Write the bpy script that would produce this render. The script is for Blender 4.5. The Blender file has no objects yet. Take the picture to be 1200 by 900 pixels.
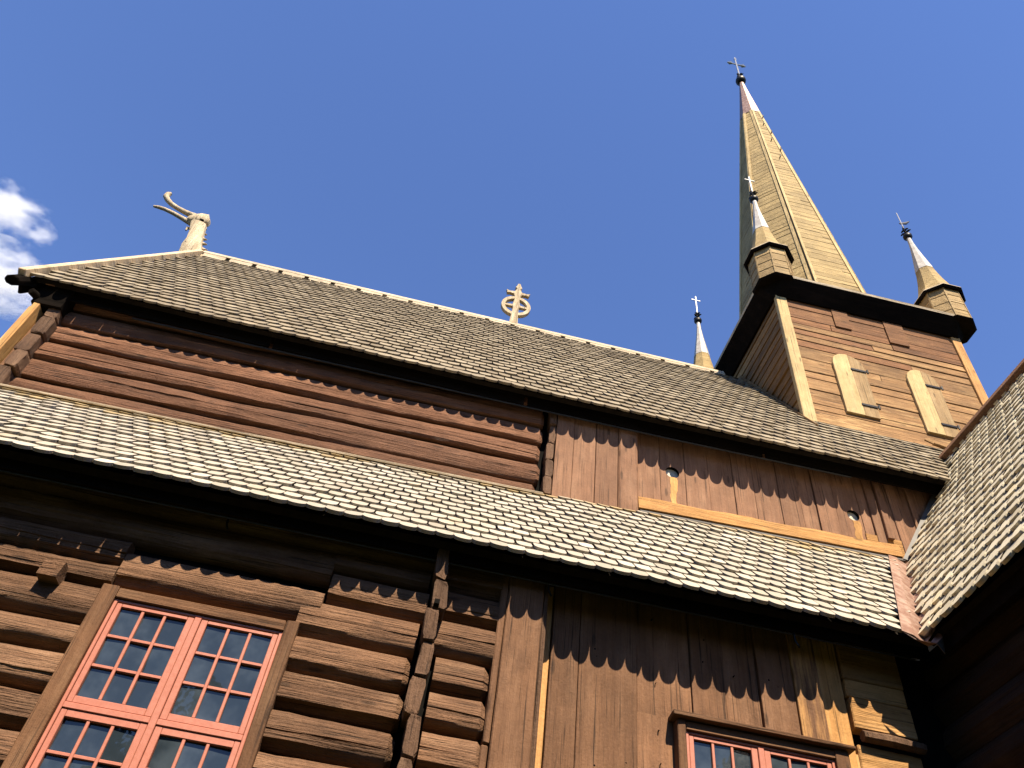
import bpy, bmesh, math, random
from mathutils import Vector, Matrix, noise
rng = random.Random(7)
R = math.radians
sc = bpy.context.scene
COL = sc.collection
EYE = 1.6                      # all coordinates below are measured from eye height; the ground lies at -EYE
BASE = Vector((2.0, 9.0, 0.0)) # base of the church

# ------------------------------------------------------------------ materials
class NT:
    def __init__(s, name):
        s.m = bpy.data.materials.new(name); s.m.use_nodes = True
        s.t = s.m.node_tree; s.n = s.t.nodes; s.l = s.t.links
        s.b = s.n['Principled BSDF']
    def add(s, typ, **kw):
        n = s.n.new(typ)
        for k, v in kw.items(): setattr(n, k, v)
        return n
    def lk(s, a, b): s.l.new(a, b)
    def val(s, sock, v):
        if hasattr(v, 'links') or hasattr(v, 'is_linked'): s.lk(v, sock)
        else: sock.default_value = v
    def math(s, op, a, b=0.0, clamp=False):
        n = s.add('ShaderNodeMath', operation=op, use_clamp=clamp)
        s.val(n.inputs[0], a); s.val(n.inputs[1], b); return n.outputs[0]
    def mix(s, f, a, b):
        n = s.add('ShaderNodeMix', data_type='RGBA')
        s.val(n.inputs[0], f); s.val(n.inputs[6], a if hasattr(a, 'is_linked') else (*a, 1)); s.val(n.inputs[7], b if hasattr(b, 'is_linked') else (*b, 1))
        return n.outputs[2]
    def ramp(s, f, a, b):
        n = s.add('ShaderNodeMapRange', interpolation_type='SMOOTHSTEP')
        s.val(n.inputs[0], f); n.inputs[1].default_value = a; n.inputs[2].default_value = b
        return n.outputs[0]
    def noise(s, vec, scale, detail=4, rough=.6, w=None):
        n = s.add('ShaderNodeTexNoise'); 
        if w is not None:
            n.noise_dimensions = '4D'; s.val(n.inputs['W'], w)
        n.inputs['Scale'].default_value = scale; n.inputs['Detail'].default_value = detail; n.inputs['Roughness'].default_value = rough
        s.lk(vec, n.inputs['Vector']); return n.outputs[0]
    def mapping(s, vec, sx, sy, sz):
        n = s.add('ShaderNodeMapping'); n.inputs['Scale'].default_value = (sx, sy, sz); s.lk(vec, n.inputs['Vector']); return n.outputs[0]
    def coord(s): return s.add('ShaderNodeTexCoord').outputs['Object']
    def attr(s, name): return s.add('ShaderNodeAttribute', attribute_name=name).outputs['Fac']
    def bump(s, h, strength, dist):
        n = s.add('ShaderNodeBump'); n.inputs['Strength'].default_value = strength; n.inputs['Distance'].default_value = dist
        s.lk(h, n.inputs['Height']); s.lk(n.outputs[0], s.b.inputs['Normal'])

def wood(name, dark, base, light, worn, axis='x', worn_amt=.25, rough=.75, var=.5, bump=.5, patch=1.3, crack=(.01, .008, .006), spec=.18, con=.5):
    """weathered boards: grain along axis, tone differing board to board (attribute rnd), worn patches and cracks"""
    t = NT(name); c = t.coord(); r = t.attr('rnd')
    s = {'x': (1.2, 22, 22), 'y': (22, 1.2, 22), 'z': (22, 22, 1.2)}[axis]
    g = t.mapping(c, *s)
    w = t.math('MULTIPLY', r, 37.0)
    n1 = t.noise(g, 1.0, 6, .65, w)                       # grain
    s2 = {'x': (.9, 5, 5), 'y': (5, .9, 5), 'z': (5, 5, .9)}[axis]
    n2 = t.noise(t.mapping(c, *s2), patch, 5, .6, w)         # patches
    s3 = {'x': (1.0, 60, 60), 'y': (60, 1.0, 60), 'z': (60, 60, 1.0)}[axis]
    n3 = t.noise(t.mapping(c, *s3), 1.0, 3, .7, w)           # fine cracks
    col = t.mix(t.ramp(n1, .5 - .2, .5 + .2), tuple(d_ * con + b_ * (1 - con) for d_, b_ in zip(dark, base)), base)
    col = t.mix(t.math('MULTIPLY', t.ramp(n2, .45, .75), .8), col, light)
    wv = t.math('MULTIPLY', t.math('POWER', t.attr('worn'), 1.0), 1.0)
    th = t.math('ADD', t.math('MULTIPLY', n2, .6), t.math('MULTIPLY', n1, .4))
    wm = t.ramp(t.math('ADD', th, t.math('ADD', t.math('MULTIPLY', wv, .55), worn_amt - .35)), .52, .68)
    col = t.mix(wm, col, worn)
    vo = t.add('ShaderNodeTexVoronoi', feature='F1'); vo.inputs['Scale'].default_value = 1.0; vo.inputs['Randomness'].default_value = 1.0
    ks = {'x': (1.7, 6.5, 6.5), 'y': (6.5, 1.7, 6.5), 'z': (6.5, 6.5, 1.7)}[axis]
    t.lk(t.mapping(c, *ks), vo.inputs['Vector'])
    kn = t.ramp(vo.outputs['Distance'], .16, .07)
    col = t.mix(t.math('MULTIPLY', kn, .55), col, crack)
    lo = {'x': (.8, 2.2, 2.2), 'y': (2.2, .8, 2.2), 'z': (2.2, 2.2, .8)}[axis]
    n5 = t.noise(t.mapping(c, *lo), 1.6, 6, .7, w)
    col = t.mix(t.math('MULTIPLY', t.ramp(n5, .52, .70), .55), col, dark)
    ck = t.ramp(n3, .44, .33)
    col = t.mix(t.math('MULTIPLY', ck, .75), col, crack)
    big = t.noise(c, 1.1, 3, .6)
    hs = t.add('ShaderNodeHueSaturation'); t.lk(col, hs.inputs['Color'])
    v = t.math('ADD', 1 - var / 2, t.math('MULTIPLY', r, var))
    fine = t.noise(c, 34.0, 4, .75)
    blot = t.noise(c, 4.5, 3, .6, w)
    v = t.math('MULTIPLY', v, t.math('ADD', .62, t.math('MULTIPLY', big, .76)))
    v = t.math('MULTIPLY', v, t.math('ADD', .45, t.math('ADD', t.math('MULTIPLY', fine, .5), t.math('MULTIPLY', blot, .6))))
    t.lk(v, hs.inputs['Value'])
    t.lk(hs.outputs[0], t.b.inputs['Base Color'])
    t.val(t.b.inputs['Roughness'], rough); t.b.inputs['Specular IOR Level'].default_value = spec
    h = t.math('ADD', t.math('ADD', t.math('MULTIPLY', n1, 1.0), t.math('MULTIPLY', fine, .35)), t.math('ADD', t.math('MULTIPLY', n3, .8), t.math('MULTIPLY', n2, .9)))
    t.bump(h, min(1, bump * 1.25), .03)
    return t.m

def shingle_mat(name, a, b, stain, lich, lich_amt=.2):
    t = NT(name); c = t.coord(); r = t.attr('rnd'); w = t.math('MULTIPLY', r, 51.0)
    n1 = t.noise(t.mapping(c, 60, 9, 9), 1.0, 4, .65, w)
    n2 = t.noise(c, 9.0, 4, .6, w)
    n4 = t.noise(c, .8, 4, .6)
    col = t.mix(r, a, b)
    col = t.mix(t.math('MULTIPLY', t.ramp(n1, .5, .78), .4), col, stain)
    col = t.mix(t.math('MULTIPLY', t.ramp(n2, .56, .72), .5), col, stain)
    lm = t.ramp(t.math('ADD', t.math('MULTIPLY', n4, .75), t.math('ADD', t.math('MULTIPLY', r, .25), t.math('MULTIPLY', t.attr('worn'), .3))), .62 - lich_amt * .2, .85)
    col = t.mix(t.math('MULTIPLY', lm, .8), col, lich)
    hs = t.add('ShaderNodeHueSaturation'); t.lk(col, hs.inputs['Color'])
    t.lk(t.math('ADD', .84, t.math('MULTIPLY', t.attr('rnd2'), .28)), hs.inputs['Value'])
    t.lk(hs.outputs[0], t.b.inputs['Base Color'])
    t.b.inputs['Roughness'].default_value = .8; t.b.inputs['Specular IOR Level'].default_value = .2
    t.bump(t.math('ADD', n1, n2), .45, .012)
    return t.m

def plain(name, a, b, rough=.6, metal=0.0, scale=14, bump=.2, spec=.4):
    t = NT(name); c = t.coord()
    n = t.noise(c, scale, 5, .65)
    t.lk(t.mix(t.ramp(n, .35, .68), a, b), t.b.inputs['Base Color'])
    t.b.inputs['Roughness'].default_value = rough; t.b.inputs['Metallic'].default_value = metal
    t.b.inputs['Specular IOR Level'].default_value = spec
    if bump: t.bump(n, bump, .01)
    return t.m

M = {}
M['log'] = wood('tarred_log', (0.077, 0.0392, 0.0217), (0.159, 0.084, 0.0454), (0.248, 0.145, 0.0843), (0.356, 0.195, 0.092), 'x', .10, bump=.8)
M['log_red'] = wood('red_brown_log', (0.0747, 0.0321, 0.0166), (0.155, 0.0715, 0.0382), (0.221, 0.111, 0.0631), (0.265, 0.144, 0.0705), 'x', .08, bump=.8)
M['plank'] = wood('tarred_plank', (0.0972, 0.0485, 0.0266), (0.189, 0.097, 0.051), (0.263, 0.145, 0.082), (0.493, 0.268, 0.102), 'z', .10, bump=.5)
M['plank_up'] = wood('brown_plank', (0.123, 0.0608, 0.0345), (0.214, 0.112, 0.0639), (0.266, 0.152, 0.0907), (0.401, 0.222, 0.0863), 'z', .06, bump=.35)
M['log_dark'] = wood('shade_toned_log', (.016, .010, .006), (.034, .021, .013), (.055, .034, .020), (.08, .05, .03), 'y', .08, bump=.8)  # shade of the transept wall is put into this darker brown
M['endgrain'] = wood('log_end', (0.0552, 0.0299, 0.0184), (0.13, 0.0731, 0.0434), (0.203, 0.124, 0.0752), (0.276, 0.159, 0.0752), 'z', .12, bump=.8)
M['gold'] = wood('golden_timber', (0.243, 0.118, 0.0388), (0.425, 0.226, 0.0778), (0.528, 0.312, 0.131), (0.587, 0.377, 0.173), 'x', .2, bump=.5)
M['gold_z'] = wood('golden_upright', (0.263, 0.125, 0.0395), (0.462, 0.251, 0.0879), (0.594, 0.372, 0.158), (0.637, 0.422, 0.194), 'z', .25, bump=.5)
M['tower'] = wood('tower_board', (0.113, 0.0561, 0.0238), (0.262, 0.145, 0.0594), (0.367, 0.226, 0.0976), (0.409, 0.271, 0.119), 'x', .22, var=.35, bump=.5)
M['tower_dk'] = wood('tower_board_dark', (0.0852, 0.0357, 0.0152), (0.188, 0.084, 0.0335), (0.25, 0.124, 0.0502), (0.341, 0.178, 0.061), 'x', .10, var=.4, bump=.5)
M['tower_y'] = wood('tower_side_board', (0.105, 0.0564, 0.0208), (0.211, 0.119, 0.0442), (0.281, 0.169, 0.0677), (0.309, 0.195, 0.0832), 'y', .22, var=.5, bump=.5)
M['spire'] = wood('spire_board', (0.181, 0.122, 0.049), (0.331, 0.238, 0.104), (0.394, 0.289, 0.135), (0.409, 0.312, 0.153), 'x', .2, var=.3, bump=.5)
M['turret'] = wood('turret_board', (0.188, 0.125, 0.054), (0.3, 0.206, 0.0936), (0.362, 0.263, 0.132), (0.4, 0.3, 0.156), 'x', .2, var=.3, bump=.5)
M['pale'] = wood('pale_board', (0.319, 0.228, 0.099), (0.457, 0.334, 0.158), (0.502, 0.383, 0.199), (0.259, 0.142, 0.0583), 'z', .08, var=.3, bump=.4)
M['shutter_brown'] = wood('brown_shutter_board', (0.2, 0.119, 0.054), (0.338, 0.225, 0.106), (0.413, 0.294, 0.156), (0.45, 0.338, 0.18), 'z', .12, bump=.5)
M['ridge'] = wood('bleached_ridge_board', (0.304, 0.236, 0.149), (0.448, 0.368, 0.258), (0.506, 0.43, 0.316), (0.246, 0.167, 0.0904), 'x', .05, var=.25, bump=.4)
M['ridge_y'] = wood('bleached_verge_board', (0.399, 0.293, 0.169), (0.57, 0.439, 0.28), (0.647, 0.52, 0.356), (0.324, 0.201, 0.0931), 'y', .08, var=.25, bump=.4)
M['carved'] = wood('carved_grey_wood', (0.319, 0.245, 0.147), (0.53, 0.428, 0.286), (0.637, 0.531, 0.373), (0.362, 0.255, 0.147), 'z', .08, var=.2, bump=.7, patch=3, con=1.0)
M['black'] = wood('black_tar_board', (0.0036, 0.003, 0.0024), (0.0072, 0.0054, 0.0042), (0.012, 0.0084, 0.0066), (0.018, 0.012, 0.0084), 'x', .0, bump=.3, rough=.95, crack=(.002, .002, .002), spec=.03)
M['frame'] = wood('brown_frame', (0.0784, 0.0367, 0.0183), (0.144, 0.0717, 0.0351), (0.201, 0.114, 0.0611), (0.286, 0.163, 0.0764), 'z', .1, bump=.4)
M['frame_x'] = wood('brown_frame_head', (0.0784, 0.0367, 0.0183), (0.144, 0.0717, 0.0351), (0.201, 0.114, 0.0611), (0.286, 0.163, 0.0764), 'x', .1, bump=.4)
M['gap_shade'] = plain('shingle_gap_shade', (.022, .016, .010), (.045, .034, .022), .85, 0, 12, .3, .1)  # shade between shingles, painted as a dark brown
M['tile_low'] = shingle_mat('silver_shingle', (0.302, 0.27, 0.213), (0.369, 0.334, 0.28), (0.158, 0.124, 0.0865), (0.276, 0.19, 0.0732), .10)
M['tile_up'] = shingle_mat('weathered_shingle', (0.167, 0.133, 0.0874), (0.262, 0.219, 0.152), (0.0673, 0.0505, 0.0325), (0.136, 0.096, 0.0506), .25)
M['tile_tr'] = shingle_mat('grey_shingle', (0.438, 0.39, 0.283), (0.559, 0.511, 0.39), (0.221, 0.17, 0.108), (0.458, 0.33, 0.117), .15)
M['under'] = plain('roof_underlay', (0.007, 0.0056, 0.0042), (0.014, 0.0105, 0.0077), .9, spec=.1)
M['copper'] = plain('worn_copper', (0.203, 0.108, 0.0745), (0.352, 0.244, 0.189), .5, .35, 9, .5)
M['lead'] = plain('grey_lead', (0.0559, 0.0503, 0.0447), (0.0839, 0.0755, 0.0699), .6, .0, 7, .3)
M['capmetal'] = plain('pale_lead_cap', (0.321, 0.285, 0.244), (0.46, 0.432, 0.384), .5, .0, 8, .3)
M['iron'] = plain('black_iron', (0.00689, 0.00631, 0.00631), (0.0172, 0.0155, 0.0149), .45, .6, 20, .2)
M['white_metal'] = plain('pale_iron', (0.307, 0.312, 0.323), (0.39, 0.39, 0.39), .35, .3, 20, .1)
M['red'] = plain('coral_red_paint', (0.36, 0.125, 0.0798), (0.399, 0.148, 0.0987), .5, 0, 26, .12)
M['cream'] = plain('cream_paint', (0.38, 0.344, 0.257), (0.46, 0.43, 0.356), .6, 0, 30, .2)
M['dark'] = plain('dark_inside', (0.004, 0.004, 0.004), (0.008, 0.007, 0.006), .9, 0, 5, 0, .05)
M['conduit'] = plain('grey_conduit', (0.0123, 0.0123, 0.0123), (0.0197, 0.0197, 0.0197), .5, 0, 9, 0)
M['grass'] = plain('grass', (0.0154, 0.0242, 0.00792), (0.0308, 0.0374, 0.0132), .9, 0, 6, .4, .1)

def glass_mat():
    t = NT('old_window_glass'); c = t.coord()
    n = t.noise(c, 3.2, 3, .5); n2 = t.noise(c, 2.2, 4, .6)
    t.lk(t.mix(t.ramp(n2, .4, .7), (.018, .026, .034), (.045, .060, .075)), t.b.inputs['Base Color'])
    t.b.inputs['Roughness'].default_value = .03; t.b.inputs['IOR'].default_value = 1.5; t.b.inputs['Specular IOR Level'].default_value = .5
    t.bump(n, .22, .02)
    return t.m
M['glass'] = glass_mat()

# ------------------------------------------------------------------ mesh builder
class MB:
    def __init__(s): s.v = []; s.f = []; s.mi = []; s.rnd = []; s.rnd2 = []; s.worn = []; s.mats = []
    def mat(s, m):
        if m not in s.mats: s.mats.append(m)
        return s.mats.index(m)
    def poly(s, verts, faces, m, rnd=None, worn=0.0):
        o = len(s.v); s.v += [tuple(p) for p in verts]; k = s.mat(m)
        r = rng.random() if rnd is None else rnd; r2 = rng.random()
        for f in faces:
            s.f.append(tuple(i + o for i in f)); s.mi.append(k); s.rnd.append(r); s.rnd2.append(r2); s.worn.append(worn)
    def hexa(s, c, m, rnd=None, worn=0.0):   # eight corners: bottom loop, top loop
        s.poly(c, [(3, 2, 1, 0), (4, 5, 6, 7), (0, 1, 5, 4), (1, 2, 6, 5), (2, 3, 7, 6), (3, 0, 4, 7)], m, rnd, worn)
    def box(s, x0, x1, y0, y1, z0, z1, m, rnd=None, worn=0.0, j=0.0):
        q = lambda: rng.uniform(-j, j)
        s.hexa([(x0 + q(), y0 + q(), z0 + q()), (x1 + q(), y0 + q(), z0 + q()), (x1, y1, z0), (x0, y1, z0),
                (x0 + q(), y0 + q(), z1 + q()), (x1 + q(), y0 + q(), z1 + q()), (x1, y1, z1), (x0, y1, z1)], m, rnd, worn)
    def bar(s, a, b, up, w, t, m, rnd=None, worn=0.0):   # board from a to b; w along side, t along up (from the line upwards)
        a = Vector(a); b = Vector(b); d = (b - a).normalized(); up = Vector(up); up = (up - d * up.dot(d)).normalized(); sd = d.cross(up)
        c = []
        for u in (0, t):
            c += [a - sd * w / 2 + up * u, a + sd * w / 2 + up * u, b + sd * w / 2 + up * u, b - sd * w / 2 + up * u]
        s.hexa(c, m, rnd, worn)
    def tube(s, pts, rad, m, seg=8, rnd=None, flat=1.0):
        pts = [Vector(p) for p in pts]; n = len(pts)
        if not hasattr(rad, '__len__'): rad = [rad] * n
        V = []; F = []
        prev = None
        for i, p in enumerate(pts):
            d = (pts[min(i + 1, n - 1)] - pts[max(i - 1, 0)]).normalized()
            if prev is None:
                prev = Vector((0, 1, 0)) if abs(d.y) < .9 else Vector((1, 0, 0))
            a = (prev - d * prev.dot(d)).normalized(); prev = a; b = d.cross(a)
            for k in range(seg):
                th = 2 * math.pi * k / seg
                V.append(p + (a * math.cos(th) * flat + b * math.sin(th)) * rad[i])
        for i in range(n - 1):
            for k in range(seg):
                k2 = (k + 1) % seg
                F.append((i * seg + k, i * seg + k2, (i + 1) * seg + k2, (i + 1) * seg + k))
        F.append(tuple(range(seg))[::-1]); F.append(tuple((n - 1) * seg + k for k in range(seg)))
        s.poly(V, F, m, rnd)
    def rings(s, cx, cy, prof, seg, m, rot=0.0, rnd=None, cap=True):   # stacked polygon rings (z, across-flats radius)
        V = []; F = []
        for z, a in prof:
            rr = a / math.cos(math.pi / seg)
            for k in range(seg):
                th = rot + 2 * math.pi * k / seg
                V.append((cx + rr * math.cos(th), cy + rr * math.sin(th), z))
        for i in range(len(prof) - 1):
            for k in range(seg):
                k2 = (k + 1) % seg
                F.append((i * seg + k, i * seg + k2, (i + 1) * seg + k2, (i + 1) * seg + k))
        if cap:
            F.append(tuple(range(seg))[::-1]); F.append(tuple((len(prof) - 1) * seg + k for k in range(seg)))
        s.poly(V, F, m, rnd)
    def build(s, name, parent, smooth=None, bevel=0.0, label=None, origin=None):
        me = bpy.data.meshes.new(name)
        o = Vector(origin) if origin is not None else BASE
        me.from_pydata([(x - o.x, y - o.y, z + EYE - o.z) for x, y, z in s.v], [], s.f)
        for m in s.mats: me.materials.append(m)
        me.polygons.foreach_set('material_index', s.mi)
        for nm, dat in (('rnd', s.rnd), ('rnd2', s.rnd2), ('worn', s.worn)):
            me.attributes.new(nm, 'FLOAT', 'FACE').data.foreach_set('value', dat)
        me.update()
        bm = bmesh.new(); bm.from_mesh(me); bmesh.ops.recalc_face_normals(bm, faces=bm.faces); bm.to_mesh(me); bm.free()
        if smooth:
            me.shade_smooth(); me.set_sharp_from_angle(angle=R(smooth))
        ob = bpy.data.objects.new(name, me); COL.objects.link(ob)
        if parent is not None:
            ob.parent = parent
        if bevel:
            b = ob.modifiers.new('edge_wear', 'BEVEL'); b.width = bevel; b.segments = 1; b.limit_method = 'ANGLE'; b.angle_limit = R(50)
        if label: ob['label'] = label
        return ob

def child_empty(name, parent): 
    o = bpy.data.objects.new(name, None); COL.objects.link(o); o.parent = parent; o.empty_display_size = .2; return o

church = bpy.data.objects.new('stave_church', None); COL.objects.link(church); church.location = BASE
church['label'] = 'old brown timber stave church with shingled roofs, dragon head gable and tall octagonal spire'
church['category'] = 'church'

# ------------------------------------------------------------------ shingles
def shingles(mb, eave, top, w, e, m, inside=None, th=.032, worn_fn=None, jit=1.0, over=1.55):
    """courses of round-ended shingles between two polylines (eave points, top points, one to one)"""
    eave = [Vector(p) for p in eave]; top = [Vector(p) for p in top]
    cum = [0.0]
    for p, q in zip(eave[:-1], eave[1:]): cum.append(cum[-1] + (q - p).length)
    def P(u, v):
        d = min(max(u, 0), 1) * cum[-1]; k = 0
        while k < len(cum) - 2 and d > cum[k + 1]: k += 1
        f = (d - cum[k]) / (cum[k + 1] - cum[k])
        return eave[k].lerp(eave[k + 1], f).lerp(top[k].lerp(top[k + 1], f), v)
    eL, eR, tL, tR = eave[0], eave[-1], top[0], top[-1]
    n = max(1, round(cum[-1] / w)); rows = max(1, math.ceil(((tL - eL).length + (tR - eR).length) / 2 / e))
    for j in range(rows):
        sag = [rng.uniform(-.006, .006) for _ in range(3)]
        for i in range(-1, n + 1):
            u = (i + .5 + (.5 if j % 2 else 0)) / n
            v = j / rows
            if u < .001 or u > .999: continue
            p0 = P(u, v); dv = (P(u, 1) - P(u, 0)); s = dv.normalized(); rt = (eR - eL).normalized()
            rt = (rt - s * rt.dot(s)).normalized(); nn = rt.cross(s)
            if inside and not inside(p0 + s * e * .5): continue
            L = min(e * over, (P(u, 1) - p0).length + .04)
            wd = cum[-1] / n - (rng.uniform(.010, .018) if j else rng.uniform(-.003, .001)) * jit
            ang = rng.uniform(-.014, .014) * jit
            rt2 = rt * math.cos(ang) + s * math.sin(ang); s2 = s * math.cos(ang) - rt * math.sin(ang)
            p0 = p0 + rt * rng.uniform(-.004, .004) + s * (rng.uniform(-.005, .005) * jit + .006 * math.sin(u * 40 + j * .7))
            lift = th * .95 + rng.uniform(0, .007) * jit; t = th * rng.uniform(.85, 1.2)
            roll = rng.uniform(-.04, .04) * jit
            out = [(-.5, .58), (-.485, .38), (-.425, .20), (-.30, .065), (-.14, .012), (0, 0), (.14, .012), (.30, .065), (.425, .20), (.485, .38), (.5, .58), (.5, 1), (-.5, 1)]
            if j == 0: out = [(-.5, .60), (-.475, .40), (-.41, .22), (-.30, .09), (-.15, .02), (0, 0), (.15, .02), (.30, .09), (.41, .22), (.475, .40), (.5, .60), (.5, 1), (-.5, 1)]
            # bleached face where the weather reaches it; sides and covered part painted dark as gap shade
            k = len(out); nf = k - 2
            out2 = out[:nf] + [(.5, 'e'), (.5, 1), (-.5, 1), (-.5, 'e')]
            V = []
            for up_ in (0, 1):
                for a, b in out2:
                    bb = L if b == 1 else (min(e * .97, L * .9) if b == 'e' else b * wd * .95)
                    h = lift * (1 - bb / L) + a * roll * wd + (t if up_ else 0.0)
                    V.append(p0 + rt2 * a * wd + s2 * bb + nn * h)
            k = len(out2)
            face = tuple(range(k, k + nf)) + (k + nf, k + nf + 3)
            wv = worn_fn(u, v) if worn_fn else 0.0
            rr = rng.random()
            mb.poly(V, [face] + [(q, q + 1, q + 1 + k, q + k) for q in range(nf - 1)], m, rr, wv)
            mb.poly(V, [(k + nf, k + nf + 1, k + nf + 2, k + nf + 3), (nf - 1, nf, nf + k, nf - 1 + k), (nf, nf + 1, nf + 1 + k, nf + k), (nf + 1, nf + 2, nf + 2 + k, nf + 1 + k), (nf + 2, nf + 3, nf + 3 + k, nf + 2 + k), (nf + 3, 0, k, nf + 3 + k), tuple(range(k))[::-1]], M['gap_shade'], rr)

def sheet(mb, quad, n, t, m):
    q = [Vector(p) for p in quad]; n = Vector(n)
    mb.hexa([p - n * t for p in q] + q, m)

# ------------------------------------------------------------------ main numbers
YE, ZE = 6.0, 4.266             # aisle eave
YP = 6.45                       # lower plank wall
YL = 6.25                       # lower log face
YU, ZU = 7.36, 7.89              # nave eave
YW = 7.72                       # clerestory planks
YG = 7.65                       # clerestory logs
YR, ZR = 10.69, 13.28           # ridge
MU = (ZR - ZU) / (YR - YU)
XV = -5.80                      # gable verge
XT, ZTR, XTR, MT = 4.76, 9.32, 7.9, (9.32 - 4.266) / (7.9 - 4.76)   # transept eave, ridge
zroof = lambda y: ZU + MU * (y - YU)
ztr = lambda x: ZE + MT * (x - XT)
TX0, TX1, TY0, TY1, TZ = 5.92, 9.86, 8.77, 12.71, 13.83             # tower
TCX, TCY = (TX0 + TX1) / 2, (TY0 + TY1) / 2

# ------------------------------------------------------------------ hewn logs
def hewn_log(mb, x0, x1, yf, z0, z1, m, back=.24, ends=(0, 0), tilt=0.0, worn=0.0, prot=.11, low=.22):
    h = z1 - z0; r = rng.random() * 100
    ck = rng.uniform(.36, .55); cd = rng.choice((.0, .012, .022))
    prof = [(prot + .02, .0), (prot * .72, .05), (prot * .30, low - .07), (.004, low), (.0, ck - .02), (cd, ck), (.001, ck + .02), (.012, .82), (.036, .94), (prot + .02, 1.0)]
    n = max(2, int((x1 - x0) / .16)); V = []; F = []; K = len(prof) + 2
    cap0 = .06 if ends[0] else 0
    xs = [x0 + (x1 - x0) * i / n for i in range(n + 1)]
    if ends[0]: xs.insert(1, x0 + .05)
    if ends[1]: xs.insert(len(xs) - 1, x1 - .05)
    for i, x in enumerate(xs):
        sh = 1.0
        if (i == 0 and ends[0]) or (i == len(xs) - 1 and ends[1]): sh = .74
        zt = tilt * (x - x0)
        for k, (dy, q) in enumerate(prof):
            nz = noise.noise(Vector((x * .9 + r, k * .7, r))) * .022 + noise.noise(Vector((x * 5.0 + r, k * 1.3, 3.1))) * .008
            ny = noise.noise(Vector((x * .7 - r, k * .5, 7.7))) * .022 + noise.noise(Vector((x * 6.0 + r, k * 1.9, 9.1))) * .007
            qq = .5 + (q - .5) * sh
            V.append((x, yf + dy + ny + (1 - sh) * .18, z0 + zt + qq * h + nz))
        V.append((x, yf + back, z0 + zt + (.5 + .5 * sh) * h)); V.append((x, yf + back, z0 + zt + (.5 - .5 * sh) * h))
    for i in range(len(xs) - 1):
        for k in range(K):
            k2 = (k + 1) % K
            F.append((i * K + k, (i + 1) * K + k, (i + 1) * K + k2, i * K + k2))
    F.append(tuple(range(K))); F.append(tuple((len(xs) - 1) * K + k for k in range(K))[::-1])
    mb.poly(V, F, m, worn=worn)

def log_head(mb, x, w, yf, depth, z0, z1, m, lean=0.0):   # end of a cross log poking out of the wall
    h = z1 - z0; c = []
    w *= rng.uniform(.9, 1.1); x += rng.uniform(-.012, .012); yf += rng.uniform(-.02, .02)
    prof = [(-.42, .02), (.40, 0), (.52, .14), (.5, .84), (.42, .98), (-.40, 1.0), (-.52, .85), (-.5, .16)]
    V = []
    for yy, s_ in ((yf, .94), (yf + .012, 1.0), (yf + depth, 1.0)):
        for a, b in prof:
            V.append((x + a * w * s_ + lean * (b - .5) + rng.uniform(-.008, .008), yy + rng.uniform(-.008, .008), z0 + (.5 + (b - .5) * s_) * h + rng.uniform(-.008, .008)))
    n = len(prof); F = [tuple(range(n))]
    for L in range(2):
        for k in range(n):
            k2 = (k + 1) % n
            F.append((L * n + k, L * n + k2, (L + 1) * n + k2, (L + 1) * n + k))
    mb.poly(V, F, m)

# ------------------------------------------------------------------ lower wall, log part
WX0, WX1, WZ1, WZ0 = -2.47, -.87, 3.34, 1.30      # brown frame of the large window
mb = MB()
left_seams = [3.55, 3.33, 3.00, 2.75, 2.44, 2.14, 1.84, 1.54, 1.24]
for z1, z0 in zip(left_seams[:-1], left_seams[1:]):
    hewn_log(mb, -7.2, WX0 + .03, YL, z0 + .02, z1, M['log'], low=.24)
right_seams = [3.90, 3.585, 3.255, 2.945, 2.635, 2.325, 2.015, 1.705, 1.395, 1.08]
for k, (z1, z0) in enumerate(zip(right_seams[:-1], right_seams[1:])):
    hewn_log(mb, (WX1 - .03) if k > 0 else -.72, .11 if k else .14, YL, z0 + .02, z1, M['log'], ends=(0, 1 if k > 1 else 0), low=.24)
hewn_log(mb, -2.43, -.74, YL - .005, 3.385, 3.70, M['log'], low=.25)
hewn_log(mb, -7.2, -2.44, YL, 3.56, 3.80, M['log'])
hewn_log(mb, -7.2, -.74, YL + .02, 3.80, 4.12, M['log'])
hewn_log(mb, -7.2, .14, YL + .02, 4.10, 4.42, M['log'])
z = 1.24
while z > -1.4:
    hewn_log(mb, -7.2, .11, YL, z - .31, z - .01, M['log']); z -= .31
hewn_log(mb, -.74, .12, YL + .02, 3.92, 4.12, M['log'])
short = [4.30, 3.98, 3.66, 3.33, 3.02, 2.70, 2.39, 2.07, 1.76, 1.44, 1.12, .8, .48, .16, -.16, -.48, -.8, -1.12, -1.45]
for k, (z1, z0) in enumerate(zip(short[:-1], short[1:])):
    hewn_log(mb, .30 if k > 2 else .26, .785 + rng.uniform(-.02, .01), YL + .02, z0 + .02, z1, M['log'], ends=(0, 1 if k > 2 else 0), low=.22)
mb.box(-2.97, -2.80, YL - .10, YL + .05, 3.27, 3.42, M['log'], j=.012)          # peg end left of the window
mb.box(-7.2, WX0, YL + .16, YL + .30, -1.6, 4.45, M['dark'])                   # wall core behind the logs
mb.box(WX1, .80, YL + .16, YL + .30, -1.6, 4.45, M['dark'])
mb.box(WX0 + .002, WX1 - .002, YL + .161, YL + .301, -1.6, WZ0, M['dark'])
mb.box(WX0 + .002, WX1 - .002, YL + .161, YL + .301, WZ1, 4.45, M['dark'])
mb.build('log_wall', church, smooth=38, label='brown hewn log wall beside the large red window')

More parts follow.
